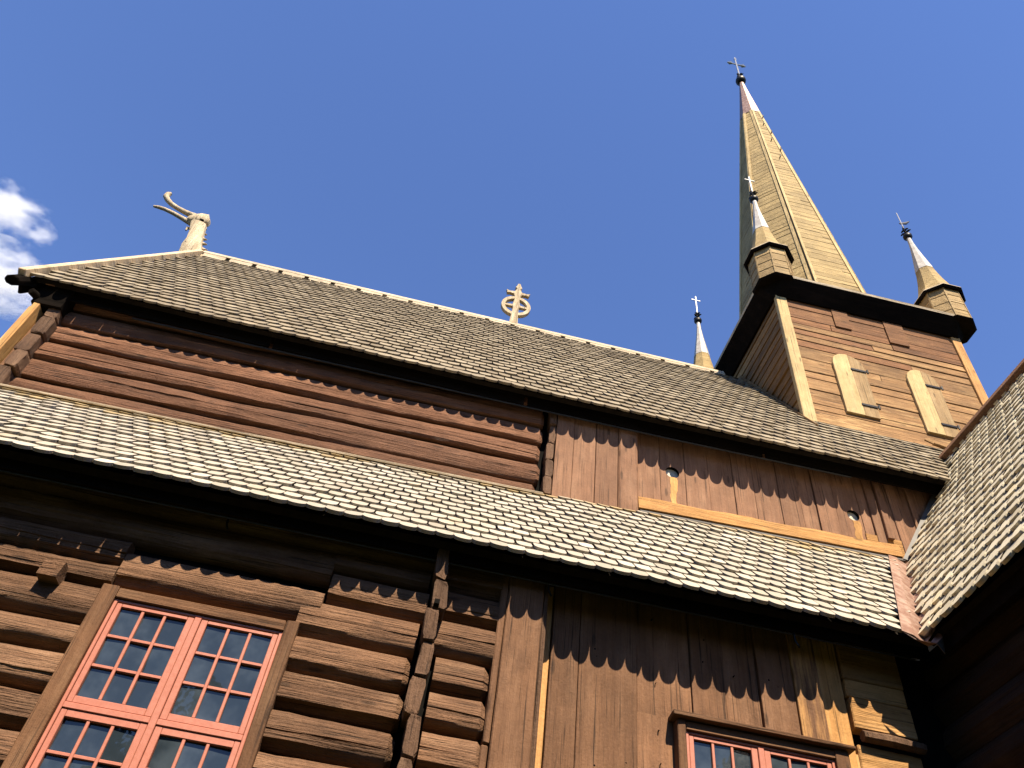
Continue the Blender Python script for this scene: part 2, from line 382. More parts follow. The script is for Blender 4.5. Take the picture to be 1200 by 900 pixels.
mb = MB()
hz = [4.25, 3.93, 3.63, 3.33, 3.02, 2.71, 2.38, 2.06, 1.75, 1.43, 1.12, .8, .48, .16, -.16, -.5, -.8, -1.15, -1.5]
for k, (z1, z0) in enumerate(zip(hz[:-1], hz[1:])):
    log_head(mb, .205 + .010 * (1 if k % 2 else -1), .112, 6.09, .30, z0 + .008, z1, M['endgrain'], lean=rng.uniform(-.02, .02))
mb.box(.188, .232, 6.046, 6.12, 3.66, 3.705, M['dark'])
mb.build('corner_log_heads', church, bevel=.006)

# ------------------------------------------------------------------ lower wall, plank part
mb = MB()
mb.box(.775, .835, 6.27, 6.50, 2.68, 4.42, M['plank'], j=.006)
mb.box(.765, .825, 6.275, 6.50, -1.6, 2.665, M['plank'], j=.006)
mb.box(.838, 1.165, 6.25, 6.50, -1.6, 4.42, M['plank'], rnd=.35, j=.006)
mb.box(1.168, 1.215, 6.30, 6.50, -1.6, 4.40, M['endgrain'], rnd=.5, worn=.1, j=.004)
mb.build('corner_post', church, bevel=.010)
mb = MB()
bx = [1.22, 1.30, 1.56, 2.10, 2.61, 2.93, 3.26, 3.60, 3.86, 4.10]
bw = [.75, .05, .05, .05, .12, .12, .20, .35, .62, .8]
for k in range(len(bx) - 1):
    d = [.02, -.01, .0, .025, .01, .03, .0, -.02, .012][k]
    z0 = -1.6
    if 2.42 < (bx[k] + bx[k + 1]) / 2 < 3.9: 
        mb.box(bx[k] + .004, bx[k + 1] - .004, YP + d, YP + .1, 3.28, 4.40, M['plank'], worn=bw[k] + (.35 if k == 7 else 0))
        z0, z1 = -1.6, .95
        mb.box(bx[k] + .004, bx[k + 1] - .004, YP + d, YP + .1, z0, z1, M['plank'], worn=bw[k])
    else:
        mb.box(bx[k] + .004, bx[k + 1] - .004, YP + d, YP + .1, z0, 4.40, M['gold_z'] if k == 8 else M['plank'], rnd=.7 if k == 8 else None, worn=bw[k] * (.2 if k == 8 else 1))
mb.box(3.86, 4.15, YP + .015, YP + .1, -1.6, 3.28, M['plank'], worn=.85)
mb.box(2.10, 2.45, YP + .024, YP + .1, -1.6, 3.28, M['plank'], worn=.1)
mb.box(1.16, 2.44, YP + .11, YP + .2, -1.6, 4.42, M['dark']); mb.box(3.9, 5.6, YP + .11, YP + .2, -1.6, 4.42, M['dark'])
mb.box(2.441, 3.899, YP + .111, YP + .199, 3.27, 4.419, M['dark']); mb.box(2.441, 3.899, YP + .111, YP + .199, -1.6, 1.0, M['dark'])
for k in range(46):
    x, z = rng.choice((1.38, 1.46, 1.72, 1.95, 2.25, 2.4, 2.75, 3.05, 3.4, 3.7)) + rng.uniform(-.05, .05), rng.uniform(1.5, 4.2)
    if 2.36 < x < 4.0 and z < 3.32: continue
    q = rng.uniform(.004, .009)
    mb.box(x - q, x + q, YP - .004, YP + .05, z - q, z + q, M['dark'])
mb.build('plank_wall', church, bevel=.005, label='upright tarred planks, worn golden towards the transept')
mb = MB()      # notched golden timber in the corner by the transept
gx0, gx1 = 4.12, 4.72
for z1, z0, d in ((4.40, 3.99, .0), (3.98, 3.80, .0), (3.79, 3.50, -.02), (3.36, 3.0, .01), (2.99, 2.6, 0), (2.59, 2.1, .01), (2.09, 1.5, 0), (1.49, .5, .01), (.49, -1.6, 0)):
    mb.box(gx0, gx1, YP + d - .01, YP + .1, z0, z1, M['gold'], worn=rng.uniform(-.1, .3), j=.008)
mb.build('corner_timber', church, bevel=.01, label='pale golden notched timber in the inner corner')
mb = MB(); mb.tube([(gx0 + .04, YP - .045, 3.43), (gx0 + .3, YP - .05, 3.43), (gx1 + .02, YP - .04, 3.42)], [.05, .055, .05], M['endgrain'], 7)
mb.build('timber_ledge', church, smooth=40)

# ------------------------------------------------------------------ windows
def window(x0, x1, zt, yf, frame_mat, px, upper, lower, name_label, outer=None, lint=None):
    """x0..x1 brown frame outside, zt its top; px the two pane blocks in x, upper/lower pane blocks in z"""
    ro = (px[0][0] - .075, px[1][1] + .075)                     # red frame outside
    rt = upper[1] + .055; rb = lower[0] - .06
    fb = rb - .10
    mb = MB()
    mb.box(x0, ro[0], yf - .04, yf + .16, fb, zt, M['frame'], j=.006)
    mb.box(ro[1], x1, yf - .04, yf + .16, fb, zt, M['frame'], j=.006)
    mb.box(ro[0] + .001, ro[1] - .001, yf - .028, yf + .16, rt + .004, zt - .004, M['frame_x'], j=.003)
    mb.box(ro[0] + .001, ro[1] - .001, yf - .05, yf + .16, fb + .003, rb - .004, M['frame_x'])
    if lint: mb.box(x0 - .04, x1 + .05, yf - .085, yf + .1, zt + .004, zt + .045, M['frame_x'], worn=.05, j=.006)
    w = mb.build('window', church, bevel=.006, label=name_label)
    # fixed red frame
    yr = yf - .005
    xm = (px[0][1] + px[1][0]) / 2; zm = (upper[0] + lower[1]) / 2
    mb = MB()
    mb.box(ro[0] + .003, ro[0] + .03, yr, yr + .09, rb, rt, M['red']); mb.box(ro[1] - .03, ro[1] - .003, yr, yr + .09, rb, rt, M['red'])
    mb.box(ro[0] + .031, ro[1] - .031, yr + .001, yr + .09, rt - .022, rt - .001, M['red']); mb.box(ro[0] + .031, ro[1] - .031, yr + .001, yr + .09, rb + .001, rb + .03, M['red'])
    mb.box(xm - .026, xm + .026, yr - .004, yr + .085, rb + .031, rt - .023, M['red'])
    for a, b in ((ro[0] + .031, xm - .027), (xm + .027, ro[1] - .031)):
        mb.box(a, b, yr - .002, yr + .085, zm - .022, zm + .022, M['red'])
    mb.build('red_frame', w, bevel=.004)
    for bi, (a, b) in enumerate(px):
        for ci, (c, d) in enumerate((upper, lower)):
            xa = ro[0] + .034 if bi == 0 else xm + .030; xb = xm - .030 if bi == 0 else ro[1] - .034
            za = zm + .026 if ci == 0 else rb + .034; zb = rt - .026 if ci == 0 else zm - .026
            mb = MB(); y = yr + .008
            mb.box(xa, a, y, y + .05, za, zb, M['red']); mb.box(b, xb, y, y + .05, za, zb, M['red'])
            mb.box(a + .001, b - .001, y + .001, y + .05, za, c, M['red']); mb.box(a + .001, b - .001, y + .001, y + .05, d, zb, M['red'])
            for k in (1, 2):
                xx = a + (b - a) * k / 3; mb.box(xx - .012, xx + .012, y + .006, y + .045, c + .001, d - .001, M['red'])
            for k in (1, 2):
                zz = c + (d - c) * k / 3
                for q in range(3):
                    xl = a + (b - a) * q / 3 + (.0125 if q else .001); xr = a + (b - a) * (q + 1) / 3 - (.0125 if q < 2 else .001)
                    mb.box(xl, xr, y + .007, y + .044, zz - .012, zz + .012, M['red'])
            sash = mb.build('sash', w, bevel=.0035)
            mb = MB()
            for q in range(3):
                for p in range(3):
                    xl = a + (b - a) * q / 3 + .004; xr = a + (b - a) * (q + 1) / 3 - .004
                    zl = c + (d - c) * p / 3 + .004; zh = c + (d - c) * (p + 1) / 3 - .004
                    ty = rng.uniform(-.009, .009); tx = rng.uniform(-.005, .005)
                    mb.poly([(xl, y + .030 + ty + tx, zl), (xr, y + .030 + ty - tx, zl), (xr, y + .030 - ty - tx, zh), (xl, y + .030 - ty + tx, zh)], [(0, 1, 2, 3)], M['glass'])
            g = mb.build('glass_panes', w)
    mb = MB(); mb.box(ro[0], ro[1], yf + .17, yf + .2, rb, rt, M['dark']); mb.build('dark_interior', w)
    return w
window(-2.47, -.86, 3.335, YL, 'frame', ((-2.262, -1.735), (-1.572, -1.043)), (2.445, 3.185), (1.55, 2.288), 'large two-leaf window with coral red sashes in a brown log-wall frame')
window(2.42, 3.96, 3.235, 6.40, 'frame', ((2.575, 3.085), (3.255, 3.765)), (2.33, 3.10), (1.42, 2.18), 'small red window under a brown ledge, mostly below the picture', lint=True)

# ------------------------------------------------------------------ aisle roof (lower shingled roof)
AX0 = -7.4
def aisle_top(x):   # where the aisle roof meets the clerestory
    if x < 1.3: return Vector((x, YG - .02, 6.22 + (x + 5.25) * .017))
    return Vector((x, YW - .02, 6.44 + (x - 1.3) * .034))
mb = MB()
vb = Vector((XT + .02, YE, ZE)); vt = Vector((6.20, YW, 6.62))      # valley line
def left_of_valley(p, off):
    f = (p.y - vb.y) / (vt.y - vb.y); return p.x < vb.x + (vt.x - vb.x) * f - off
def worn_low(u, v): return max(0, (v - .78) * 6)
ax = [AX0, -3.0, 1.0, 1.6, 4.0, 6.55]
ye = lambda x: 6.0 if x > 2.2 else (5.915 + .035 * x if x < 1.6 else 5.971 + (x - 1.6) * .0483)     # the old eave is not quite parallel to the wall
ze = lambda x: .711 * ye(x)
shingles(mb, [(x, ye(x), ze(x) + z) for x, z in zip(ax, (.004, .0, -.01, -.01, -.004, .005))], [aisle_top(AX0), aisle_top(-3.0), aisle_top(1.0), aisle_top(1.6), aisle_top(4.0), aisle_top(6.5)], .166, .215, M['tile_low'], inside=lambda p: left_of_valley(p, .235), worn_fn=worn_low)
aisle = mb.build('aisle_roof', church, label='long pale silver shingled roof between the two walls')
mb = MB()
q = [(AX0, ye(AX0) + .09, ze(AX0) + .06), (1.3, ye(1.3) + .09, ze(1.3) + .056), tuple(aisle_top(1.29)), tuple(aisle_top(AX0))]
nrm = (Vector(q[1]) - Vector(q[0])).cross(Vector(q[3]) - Vector(q[0])).normalized()
sheet(mb, q, nrm, .07, M['under'])
q = [(1.3, ye(1.3) + .09, ze(1.3) + .056), (XT + .1, YE + .09, ZE + .07), (6.3, YW - .02, 6.58), tuple(aisle_top(1.31))]
sheet(mb, q, nrm, .07, M['under'])
mb.build('roof_deck', aisle)
mb = MB()      # tarred board below the eave and soffit back to the wall
def skew(x0, x1, ya, yb, za, zb, m):
    mb.hexa([(x0, ye(x0) + ya, ze(x0) + za), (x1, ye(x1) + ya, ze(x1) + za), (x1, ye(x1) + yb, ze(x1) + za), (x0, ye(x0) + yb, ze(x0) + za),
             (x0, ye(x0) + ya, ze(x0) + zb), (x1, ye(x1) + ya, ze(x1) + zb), (x1, ye(x1) + yb, ze(x1) + zb), (x0, ye(x0) + yb, ze(x0) + zb)], m)
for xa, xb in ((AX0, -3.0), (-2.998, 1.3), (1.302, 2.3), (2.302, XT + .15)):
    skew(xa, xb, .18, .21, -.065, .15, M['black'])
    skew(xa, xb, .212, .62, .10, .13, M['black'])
mb.build('eave_board', aisle)
mb = MB(); mb.tube([(x, ye(x) + .215, ze(x) - .077) for x in (AX0, -3, 1, 2.2, XT)], .010, M['conduit'], 6); mb.build('conduit', aisle)
hk = None
for x in (-1.75, 1.19, 3.55):
    if hk is None:
        mb = MB(); mb.tube([(x, YE + .20, ZE - .04), (x, YE + .20, ZE - .15), (x + .02, YE + .19, ZE - .20), (x + .03, YE + .20, ZE - .21)], .010, M['iron'], 6)
        hk = mb.build('eave_hook', aisle); x0 = x
    else:
        c = hk.copy(); COL.objects.link(c); c.parent = aisle; c.location = Vector((x - x0, 0, 0))
mb = MB()      # strip along the foot of the clerestory
a, b = aisle_top(-5.3), aisle_top(1.28)
mb.bar(a + Vector((0, -.05, .005)), b + Vector((0, -.05, .005)), (0, -.4, 1), .11, .028, M['ridge'], worn=.1)
mb.build('foot_board', aisle, bevel=.004)
mb = MB()
a, b = aisle_top(2.56), aisle_top(6.12)
mb.bar(a + Vector((0, -.035, .02)), b + Vector((0, -.035, .02)), (0, -.9, .6), .10, .012, M['lead'])
mb.build('lead_strip', aisle)

# ------------------------------------------------------------------ clerestory, log part
mb = MB()
seams = [6.23, 6.58, 6.92, 7.25, 7.58, 7.90, 8.2]
for z0, z1 in zip(seams[:-1], seams[1:]):
    hewn_log(mb, -5.28, 1.225 + rng.uniform(-.03, .02), YG + .005, z0 - .03, z1 - .045, M['log_red'], ends=(1, 1), tilt=.008, prot=.05, low=.15)
mb.box(-5.26, 1.3, YG + .14, YG + .3, 6.0, 8.3, M['dark'])
mb.build('clerestory_log_wall', church, smooth=38, label='reddish brown log wall above the aisle roof')
mb = MB()
hz = [6.19, 6.52, 6.81, 7.14, 7.46, 7.74]
for k, (z0, z1) in enumerate(zip(hz[:-1], hz[1:])):
    log_head(mb, -5.32 + .03 * (k % 2), .165, YG - .13, .35, z0 + .006, z1, M['endgrain'], lean=rng.uniform(-.04, .04))
mb.build('gable_log_heads', church, bevel=.008)
mb = MB()
hz = [6.40, 6.70, 7.00, 7.30, 7.62, 7.95, 8.2]
for k, (z0, z1) in enumerate(zip(hz[:-1], hz[1:])):
    log_head(mb, 1.335 + .01 * (k % 2), .10, YW - .10, .3, z0 + .006, z1, M['endgrain'], lean=rng.uniform(-.015, .015))
mb.build('middle_log_heads', church, bevel=.006)
mb = MB()
mb.box(-5.56, -5.48, YG - .18, YG + .1, 4.5, 7.62, M['gold_z'], j=.006, rnd=.4)
mb.box(-5.61, -5.565, YG - .14, YG + .1, 4.5, 7.58, M['gold_z'], j=.004, rnd=.9, worn=.2)
mb.build('gable_corner_board', church, bevel=.006, label='sunlit golden boards on the gable corner')

# ------------------------------------------------------------------ clerestory, plank part
def plate_hole(mb, x0, x1, z0, z1, y0, y1, cx, cz, r, m, inner, rnd, seg=28):
    circ = [(cx + r * math.cos(2 * math.pi * k / seg), cz + r * math.sin(2 * math.pi * k / seg)) for k in range(seg)]
    def edge(a, b):
        dx, dz = a - cx, b - cz
        k = min(((x1 - cx) / dx if dx > 1e-6 else 9e9), ((x0 - cx) / dx if dx < -1e-6 else 9e9), ((z1 - cz) / dz if dz > 1e-6 else 9e9), ((z0 - cz) / dz if dz < -1e-6 else 9e9))
        return cx + dx * k, cz + dz * k
    outp = [edge(*p) for p in circ]
    V = []; F = []
    for y in (y0, y1):
        V += [(a, y, b) for a, b in circ] + [(a, y, b) for a, b in outp]
    for k in range(seg):
        k2 = (k + 1) % seg
        F.append((k, k2, seg + k2, seg + k))
    mb.poly(V, F, m, rnd)
    for cxn, czn in ((x0, z0), (x0, z1), (x1, z0), (x1, z1)):   # corner triangles
        best = [i for i in range(seg) if (abs(outp[i][0] - cxn) < 1e-6) != (abs(outp[(i + 1) % seg][0] - cxn) < 1e-6) and abs(outp[i][1] - czn) < abs(z1 - z0) * .5 and (abs(outp[i][1] - czn) < 1e-6 or abs(outp[(i + 1) % seg][1] - czn) < 1e-6) and abs(outp[i][0] - cxn) < (x1 - x0) * .75 and abs(outp[(i + 1) % seg][0] - cxn) < (x1 - x0) * .75]
        for i in best:
            a, b = outp[i], outp[(i + 1) % seg]
            mb.poly([(a[0], y0, a[1]), (b[0], y0, b[1]), (cxn, y0, czn)], [(0, 1, 2)], m, rnd)
    V = [(a, y0, b) for a, b in circ] + [(a, y0 + .05, b) for a, b in circ]
    mb.poly(V, [(k, (k + 1) % seg, seg + (k + 1) % seg, seg + k) for k in range(seg)], M['dark'], rnd)
    mb.poly([(a, y0 + .049, b) for a, b in circ], [tuple(range(seg))], inner)

def streak(mb, cx, zt, zb, w0, w1, y, m):
    L = []; Rr = []
    n = 9
    for k in range(n + 1):
        f = k / n; z = zt + (zb - zt) * f; w = w0 + (w1 - w0) * f
        L.append((cx - w * rng.uniform(.75, 1.1) + .012 * math.sin(f * 7), y, z)); Rr.append((cx + w * rng.uniform(.75, 1.1) + .012 * math.sin(f * 7), y, z))
    V = L + Rr
    mb.poly(V, [(k, n + 1 + k, n + 2 + k, k + 1) for k in range(n)], m)

mb = MB()
ux = [1.40, 1.645, 1.95, 2.255]
for k in range(3):
    mb.box(ux[k] + .003, ux[k + 1] - .003, YW - .10 + [0, .012, .004][k], YW + .05, 6.40, 8.2, M['plank_up'], rnd=[.5, .62, .3][k])
mb.build('clerestory_panel', church, bevel=.004, label='smooth brown panel of three wide planks')
mb = MB(); mb.box(2.258, 2.525, YW - .115, YW + .05, 6.40, 8.2, M['plank_up'], rnd=.42, j=.008); mb.build('clerestory_post', church, bevel=.02)
mb = MB()
vx = [2.53, 2.87, 3.22, 3.555, 3.91, 4.20, 4.56, 4.86, 5.08, 5.36, 5.52, 5.72, 5.86]
vr = [.55, .5, .5, .45, .6, .5, .3, .55, .5, .45, .5, .6]
for k in range(len(vx) - 1):
    d = [0, .006, .0, .012, .003, .01, .004, .014, -.01, .0, .006, .0][k]
    if k == 1:
        plate_hole(mb, vx[k] + .003, vx[k + 1] - .003, 6.4, 8.2, YW + d, YW + .09, 3.045, 7.33, .096, M['plank_up'], M['cream'], .5)
        streak(mb, 3.05, 7.245, 6.75, .062, .035, YW + d - .003, M['gold_z'])
    elif k == 10:
        plate_hole(mb, vx[k] - .02, vx[k + 1] - .003, 6.4, 8.2, YW + d, YW + .09, 5.605, 7.27, .088, M['plank_up'], M['cream'], .5)
        streak(mb, 5.62, 7.18, 6.72, .06, .05, YW + d - .003, M['gold_z'])
    else:
        mb.box(vx[k] + .003, vx[k + 1] - .003, YW + d, YW + .07, 6.4, 8.2, M['plank_up'], rnd=vr[k], worn=.0 if k < 6 else .08)
mb.box(1.4, 8.2, YW + .18, YW + .28, 6.2, 8.45, M['dark'])
mb.build('clerestory_plank_wall', church, bevel=.004, label='upright brown planks with two round vent holes')
mb = MB()      # tattered boards by the transept
for x0, x1, z0, y, w in ((5.865, 6.00, 6.6, -.02, .35), (6.005, 6.09, 6.95, -.06, .45), (6.06, 6.2, 6.6, .0, .1), (6.205, 6.34, 6.6, -.02, .3), (6.345, 6.5, 6.7, .0, .1), (6.505, 6.62, 6.85, -.03, .5), (6.625, 6.9, 6.9, .0, .2), (6.905, 7.3, 7.4, .01, .2)):
    mb.box(x0, x1, YW + y, YW + .07, z0, 8.25, M['plank_up'], worn=w, j=.012)
mb.box(5.7, 6.4, YW - .012, YW + .05, 6.52, 6.99, M['gold'], worn=-.1, rnd=.1, j=.01)
mb.build('patched_boards', church, bevel=.006, label='ragged patched boards beside the transept roof')
mb = MB()
n = 12
for k in range(n):   # orange foot rail, slightly wavy
    xa, xb = 2.54 + (6.12 - 2.54) * k / n, 2.54 + (6.12 - 2.54) * (k + 1) / n
    za, zb = aisle_top(xa).z + .06, aisle_top(xb).z + .06
    wa, wb = .012 * math.sin(k * 1.7), .012 * math.sin((k + 1) * 1.7)
    mb.hexa([(xa, YW - .075, za), (xb, YW - .075, zb), (xb, YW - .002, zb), (xa, YW - .002, za), (xa, YW - .055, za + .19 + wa), (xb, YW - .055, zb + .19 + wb), (xb, YW - .002, zb + .21 + wb), (xa, YW - .002, za + .21 + wa)], M['gold'], rnd=.35, worn=-.05 + .05 * math.sin(k))
mb.build('foot_rail', church, smooth=30, label='orange worn beam at the foot of the planks')

# ------------------------------------------------------------------ nave roof (upper shingled roof)
mb = MB()
XE = 11.6
def keep_up(p):
    if p.z < ztr(min(p.x, 2 * XTR - p.x)) + .02 and p.x > 5.5 and p.x < 10.3: return False
    if TX0 - .03 < p.x < TX1 + .03 and p.y > TY0 - .03: return False
    return True
sagp = [XV, -2.6, .9, 4.3, 7.8, XE]; sagz = [.045, .0, -.03, -.01, .03, .03]
sagr = [0, .02, .02, -.02, -.03, -.03]
sagy = [0, 0, 0, -.03, -.07, -.10]      # the eave swings out a little towards the tower
shingles(mb, [(x, YU + y, ZU + z + 1.072 * y) for x, z, y in zip(sagp, sagz, sagy)], [(x, YR, ZR + z) for x, z in zip(sagp, sagr)], .185, .245, M['tile_up'], inside=keep_up, th=.030)
nave = mb.build('nave_roof', church, label='steep dark grey shingled roof under the ridge')
mb = MB()
nu = Vector((0, -MU, 1)).normalized()
for k in range(5):
    a, b = sagp[k], sagp[k + 1]
    q = [(a + (.02 if k == 0 else 0), YU + .07, ZU + .10 + sagz[k]), (b, YU + .07, ZU + .10 + sagz[k + 1]), (b, YR, ZR - .01 + sagr[k + 1]), (a + (.02 if k == 0 else 0), YR, ZR - .01 + sagr[k])]
    sheet(mb, q, nu, .06, M['under'])
nb = Vector((0, MU, 1)).normalized()      # far slope
sheet(mb, [(XV, 2 * YR - YU, ZU), (XE, 2 * YR - YU, ZU), (XE, YR + .01, ZR), (XV, YR + .01, ZR)], nb, .09, M['tile_up'])
mb.build('roof_deck', nave)
mb = MB()
for k in range(5):
    a, b = sagp[k], min(sagp[k + 1], 7.6)
    if a > 7.5: continue
    za, zb = sagz[k], sagz[k + 1]
    y0, y1, q0, q1 = YU + .17, YU + .20, ZU - .07, ZU + .22
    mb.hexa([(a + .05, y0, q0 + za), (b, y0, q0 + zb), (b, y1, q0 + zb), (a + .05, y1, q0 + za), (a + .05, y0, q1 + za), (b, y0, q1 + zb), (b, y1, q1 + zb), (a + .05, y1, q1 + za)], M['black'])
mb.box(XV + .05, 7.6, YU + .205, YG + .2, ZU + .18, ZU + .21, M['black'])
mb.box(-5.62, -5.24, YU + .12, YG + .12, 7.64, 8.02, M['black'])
mb.build('eave_board', nave)
mb = MB()
mb.tube([(-4.4, YU + .19, ZU - .085), (0, YU + .19, ZU - .115), (3, YU + .19, ZU - .115), (5.6, YU + .19, ZU - .085)], .014, M['conduit'], 6)
mb.build('conduit', nave)
mb = MB()   # ridge board with sawn notches
def rz(x): return ZR + .0 - (x + 6) * .008
x = -5.75
while x < 5.45:
    x2 = x + .46
    mb.hexa([(x, YR - .13, rz(x) - .12), (min(x2, 5.5), YR - .13, rz(x2) - .12), (min(x2, 5.5), YR - .02, rz(x2) - .02), (x, YR - .02, rz(x) - .02), (x, YR - .10, rz(x) + .045), (min(x2, 5.5), YR - .10, rz(x2) + .045), (min(x2, 5.5), YR, rz(x2) + .045), (x, YR, rz(x) + .045)], M['ridge'], rnd=.5)
    x = x2 + .09
mb.hexa([(-5.8, YR - .104, rz(-5.8) + .047), (5.5, YR - .104, rz(5.5) + .047), (5.5, YR + .075, rz(5.5) + .047), (-5.8, YR + .075, rz(-5.8) + .047), (-5.8, YR - .045, rz(-5.8) + .185), (5.5, YR - .045, rz(5.5) + .185), (5.5, YR + .045, rz(5.5) + .185), (-5.8, YR + .045, rz(-5.8) + .185)], M['ridge'], rnd=.6)
mb.hexa([(-5.79, YR - .08, rz(-5.8) - .15), (5.49, YR - .08, rz(5.5) - .15), (5.49, YR - .02, rz(5.5) - .15), (-5.79, YR - .02, rz(-5.8) - .15), (-5.79, YR - .075, rz(-5.8) + .043), (5.49, YR - .075, rz(5.5) + .043), (5.49, YR - .02, rz(5.5) + .043), (-5.79, YR - .02, rz(-5.8) + .043)], M['dark'])
mb.build('ridge_board', nave, bevel=.008, label='bleached ridge board with a row of notches')
mb = MB()   # verge board
a = Vector((XV - .03, YU - .03, ZU - .04)); b = Vector((XV - .03, YR, ZR + .02))
mb.bar(a + nu * .02, b + nu * .02, nu, .10, .115, M['ridge_y'], rnd=.4)
mb.bar(a + nu * -.20, b + nu * -.20, nu, .05, .198, M['black'])
mb.build('verge_board', nave, bevel=.01)
mb = MB()   # carved end of the verge at the eave
mb.tube([(XV - .03, YU + .18, ZU + .16), (XV - .035, YU + .0, ZU - .03), (XV - .04, YU - .12, ZU - .20)], [.09, .11, .10], M['black'], 8, flat=.7)
mb.tube([(XV + .20, YU + .16, ZU - .12), (XV + .16, YU + .02, ZU - .17)], [.06, .05], M['black'], 7)
mb.build('verge_tail', nave, bevel=.012)

# gable wall on the far left, closing the nave
mb = MB()
yb = 2 * YR - YG
mb.hexa([(-5.56, YG, 4.4), (-5.44, YG, 4.4), (-5.50, yb, 4.4), (-5.62, yb, 4.4), (-5.56, YG, 8.2), (-5.44, YG, 8.2), (-5.50, yb, 8.2), (-5.62, yb, 8.2)], M['plank'])
mb.poly([(-5.62, YU + .1, 8.0), (-5.62, 2 * YR - YU - .1, 8.0), (-5.62, YR, ZR - .1), (-5.50, YU + .1, 8.0), (-5.50, 2 * YR - YU - .1, 8.0), (-5.50, YR, ZR - .1)], [(0, 1, 2), (3, 5, 4), (0, 3, 4, 1), (1, 4, 5, 2), (2, 5, 3, 0)], M['plank'])
mb.box(-5.6, 11.5, yb - .02, yb + .1, -1.6, 8.3, M['plank'])
mb.box(-7.3, -7.2, YL + .02, yb, -1.6, 4.4, M['plank']); mb.box(11.5, 11.6, 6.6, yb, -1.6, 8.3, M['plank'])
mb.build('gable_wall', church)

# ------------------------------------------------------------------ dragon head on the gable
mb = MB()
DX, DZ, DY = -5.97, 13.24, YR
def loft(mb, secs, m, seg=10):   # sections: centre, tangent-normal half sizes in (x along, y)
    V = []; F = []
    for (x, z, hx, hy, ang) in secs:
        for k in range(seg):
            th = 2 * math.pi * k / seg
            c, s_ = math.cos(th), math.sin(th)
            c = math.copysign(abs(c) ** .7, c); s_ = math.copysign(abs(s_) ** .7, s_)
            V.append((x + c * hx * math.cos(ang), DY + s_ * hy, z + c * hx * math.sin(ang)))
    n = len(secs)
    for i in range(n - 1):
        for k in range(seg):
            k2 = (k + 1) % seg
            F.append((i * seg + k, i * seg + k2, (i + 1) * seg + k2, (i + 1) * seg + k))
    F.append(tuple(range(seg))[::-1]); F.append(tuple((n - 1) * seg + k for k in range(seg)))
    mb.poly(V, F, m)
loft(mb, [(-5.90, 13.00, .30, .13, 0), (-5.98, 13.22, .29, .13, -.1), (-6.06, 13.42, .25, .14, -.25), (-6.10, 13.66, .205, .13, -.3), (-6.16, 13.91, .185, .125, -.3), (-6.23, 14.18, .185, .12, -.2), (-6.27, 14.34, .185, .12, -.1)], M['carved'], 12)
loft(mb, [(-6.53, 14.47, .10, .075, 1.30), (-6.45, 14.47, .165, .11, 1.28), (-6.33, 14.49, .20, .135, 1.30), (-6.20, 14.51, .19, .13, 1.4), (-6.13, 14.49, .11, .09, 1.5), (-6.09, 14.47, .06, .06, 1.5)], M['carved'], 12)
dragon = mb.build('dragon_head', church, smooth=40, label='carved grey dragon head on the gable peak')
mb = MB()
up = [(-6.42, 14.60), (-6.56, 14.63), (-6.70, 14.675), (-6.90, 14.76), (-7.08, 14.86), (-7.21, 14.98), (-7.29, 15.09), (-7.28, 15.20), (-7.24, 15.25)]
mb.tube([(x, DY, z) for x, z in up], [.07, .065, .058, .052, .056, .064, .066, .06, .035], M['carved'], 8)
mb.build('upper_jaw', dragon, smooth=50)
mb = MB()
lo = [(-6.36, 14.30), (-6.52, 14.365), (-6.68, 14.44), (-6.90, 14.54), (-7.12, 14.615), (-7.26, 14.635), (-7.37, 14.63)]
mb.tube([(x, DY, z) for x, z in lo], [.07, .058, .05, .046, .042, .040, .026], M['carved'], 8)
mb.build('lower_jaw', dragon, smooth=50)
sp = None
for x, z in ((-6.12, 14.22), (-6.05, 14.04), (-5.98, 13.87), (-5.92, 13.71), (-5.84, 13.52), (-5.74, 13.34)):
    if sp is None:
        mb = MB(); mb.poly([(x - .12, DY - .05, z - .06), (x - .12, DY + .05, z - .06), (x - .12, DY + .05, z + .07), (x - .12, DY - .05, z + .07), (x + .075, DY - .02, z + .02), (x + .075, DY + .02, z + .02)], [(0, 1, 2, 3), (0, 4, 5, 1), (3, 2, 5, 4), (0, 3, 4), (1, 5, 2)], M['carved'])
        sp = mb.build('neck_spike', dragon, bevel=.01); s0 = (x, z)
    else:
        c = sp.copy(); COL.objects.link(c); c.parent = dragon; c.location = (x - s0[0], 0, z - s0[1])
mb = MB(); mb.tube([(-6.34, DY, 14.14), (-6.44, DY, 14.14), (-6.43, DY, 14.05)], [.05, .035, .02], M['carved'], 6); mb.build('throat_lobe', dragon)
mb = MB(); mb.tube([(-6.06, DY - .125, 13.40), (-6.22, DY - .115, 13.52)], [.012, .012], M['dark'], 5)
mb.build('carved_groove', dragon)
mb = MB(); mb.tube([(-6.18, DY - .105, 14.38), (-6.26, DY - .11, 14.40)], [.03, .022], M['dark'], 5)
mb.build('carved_eye', dragon)

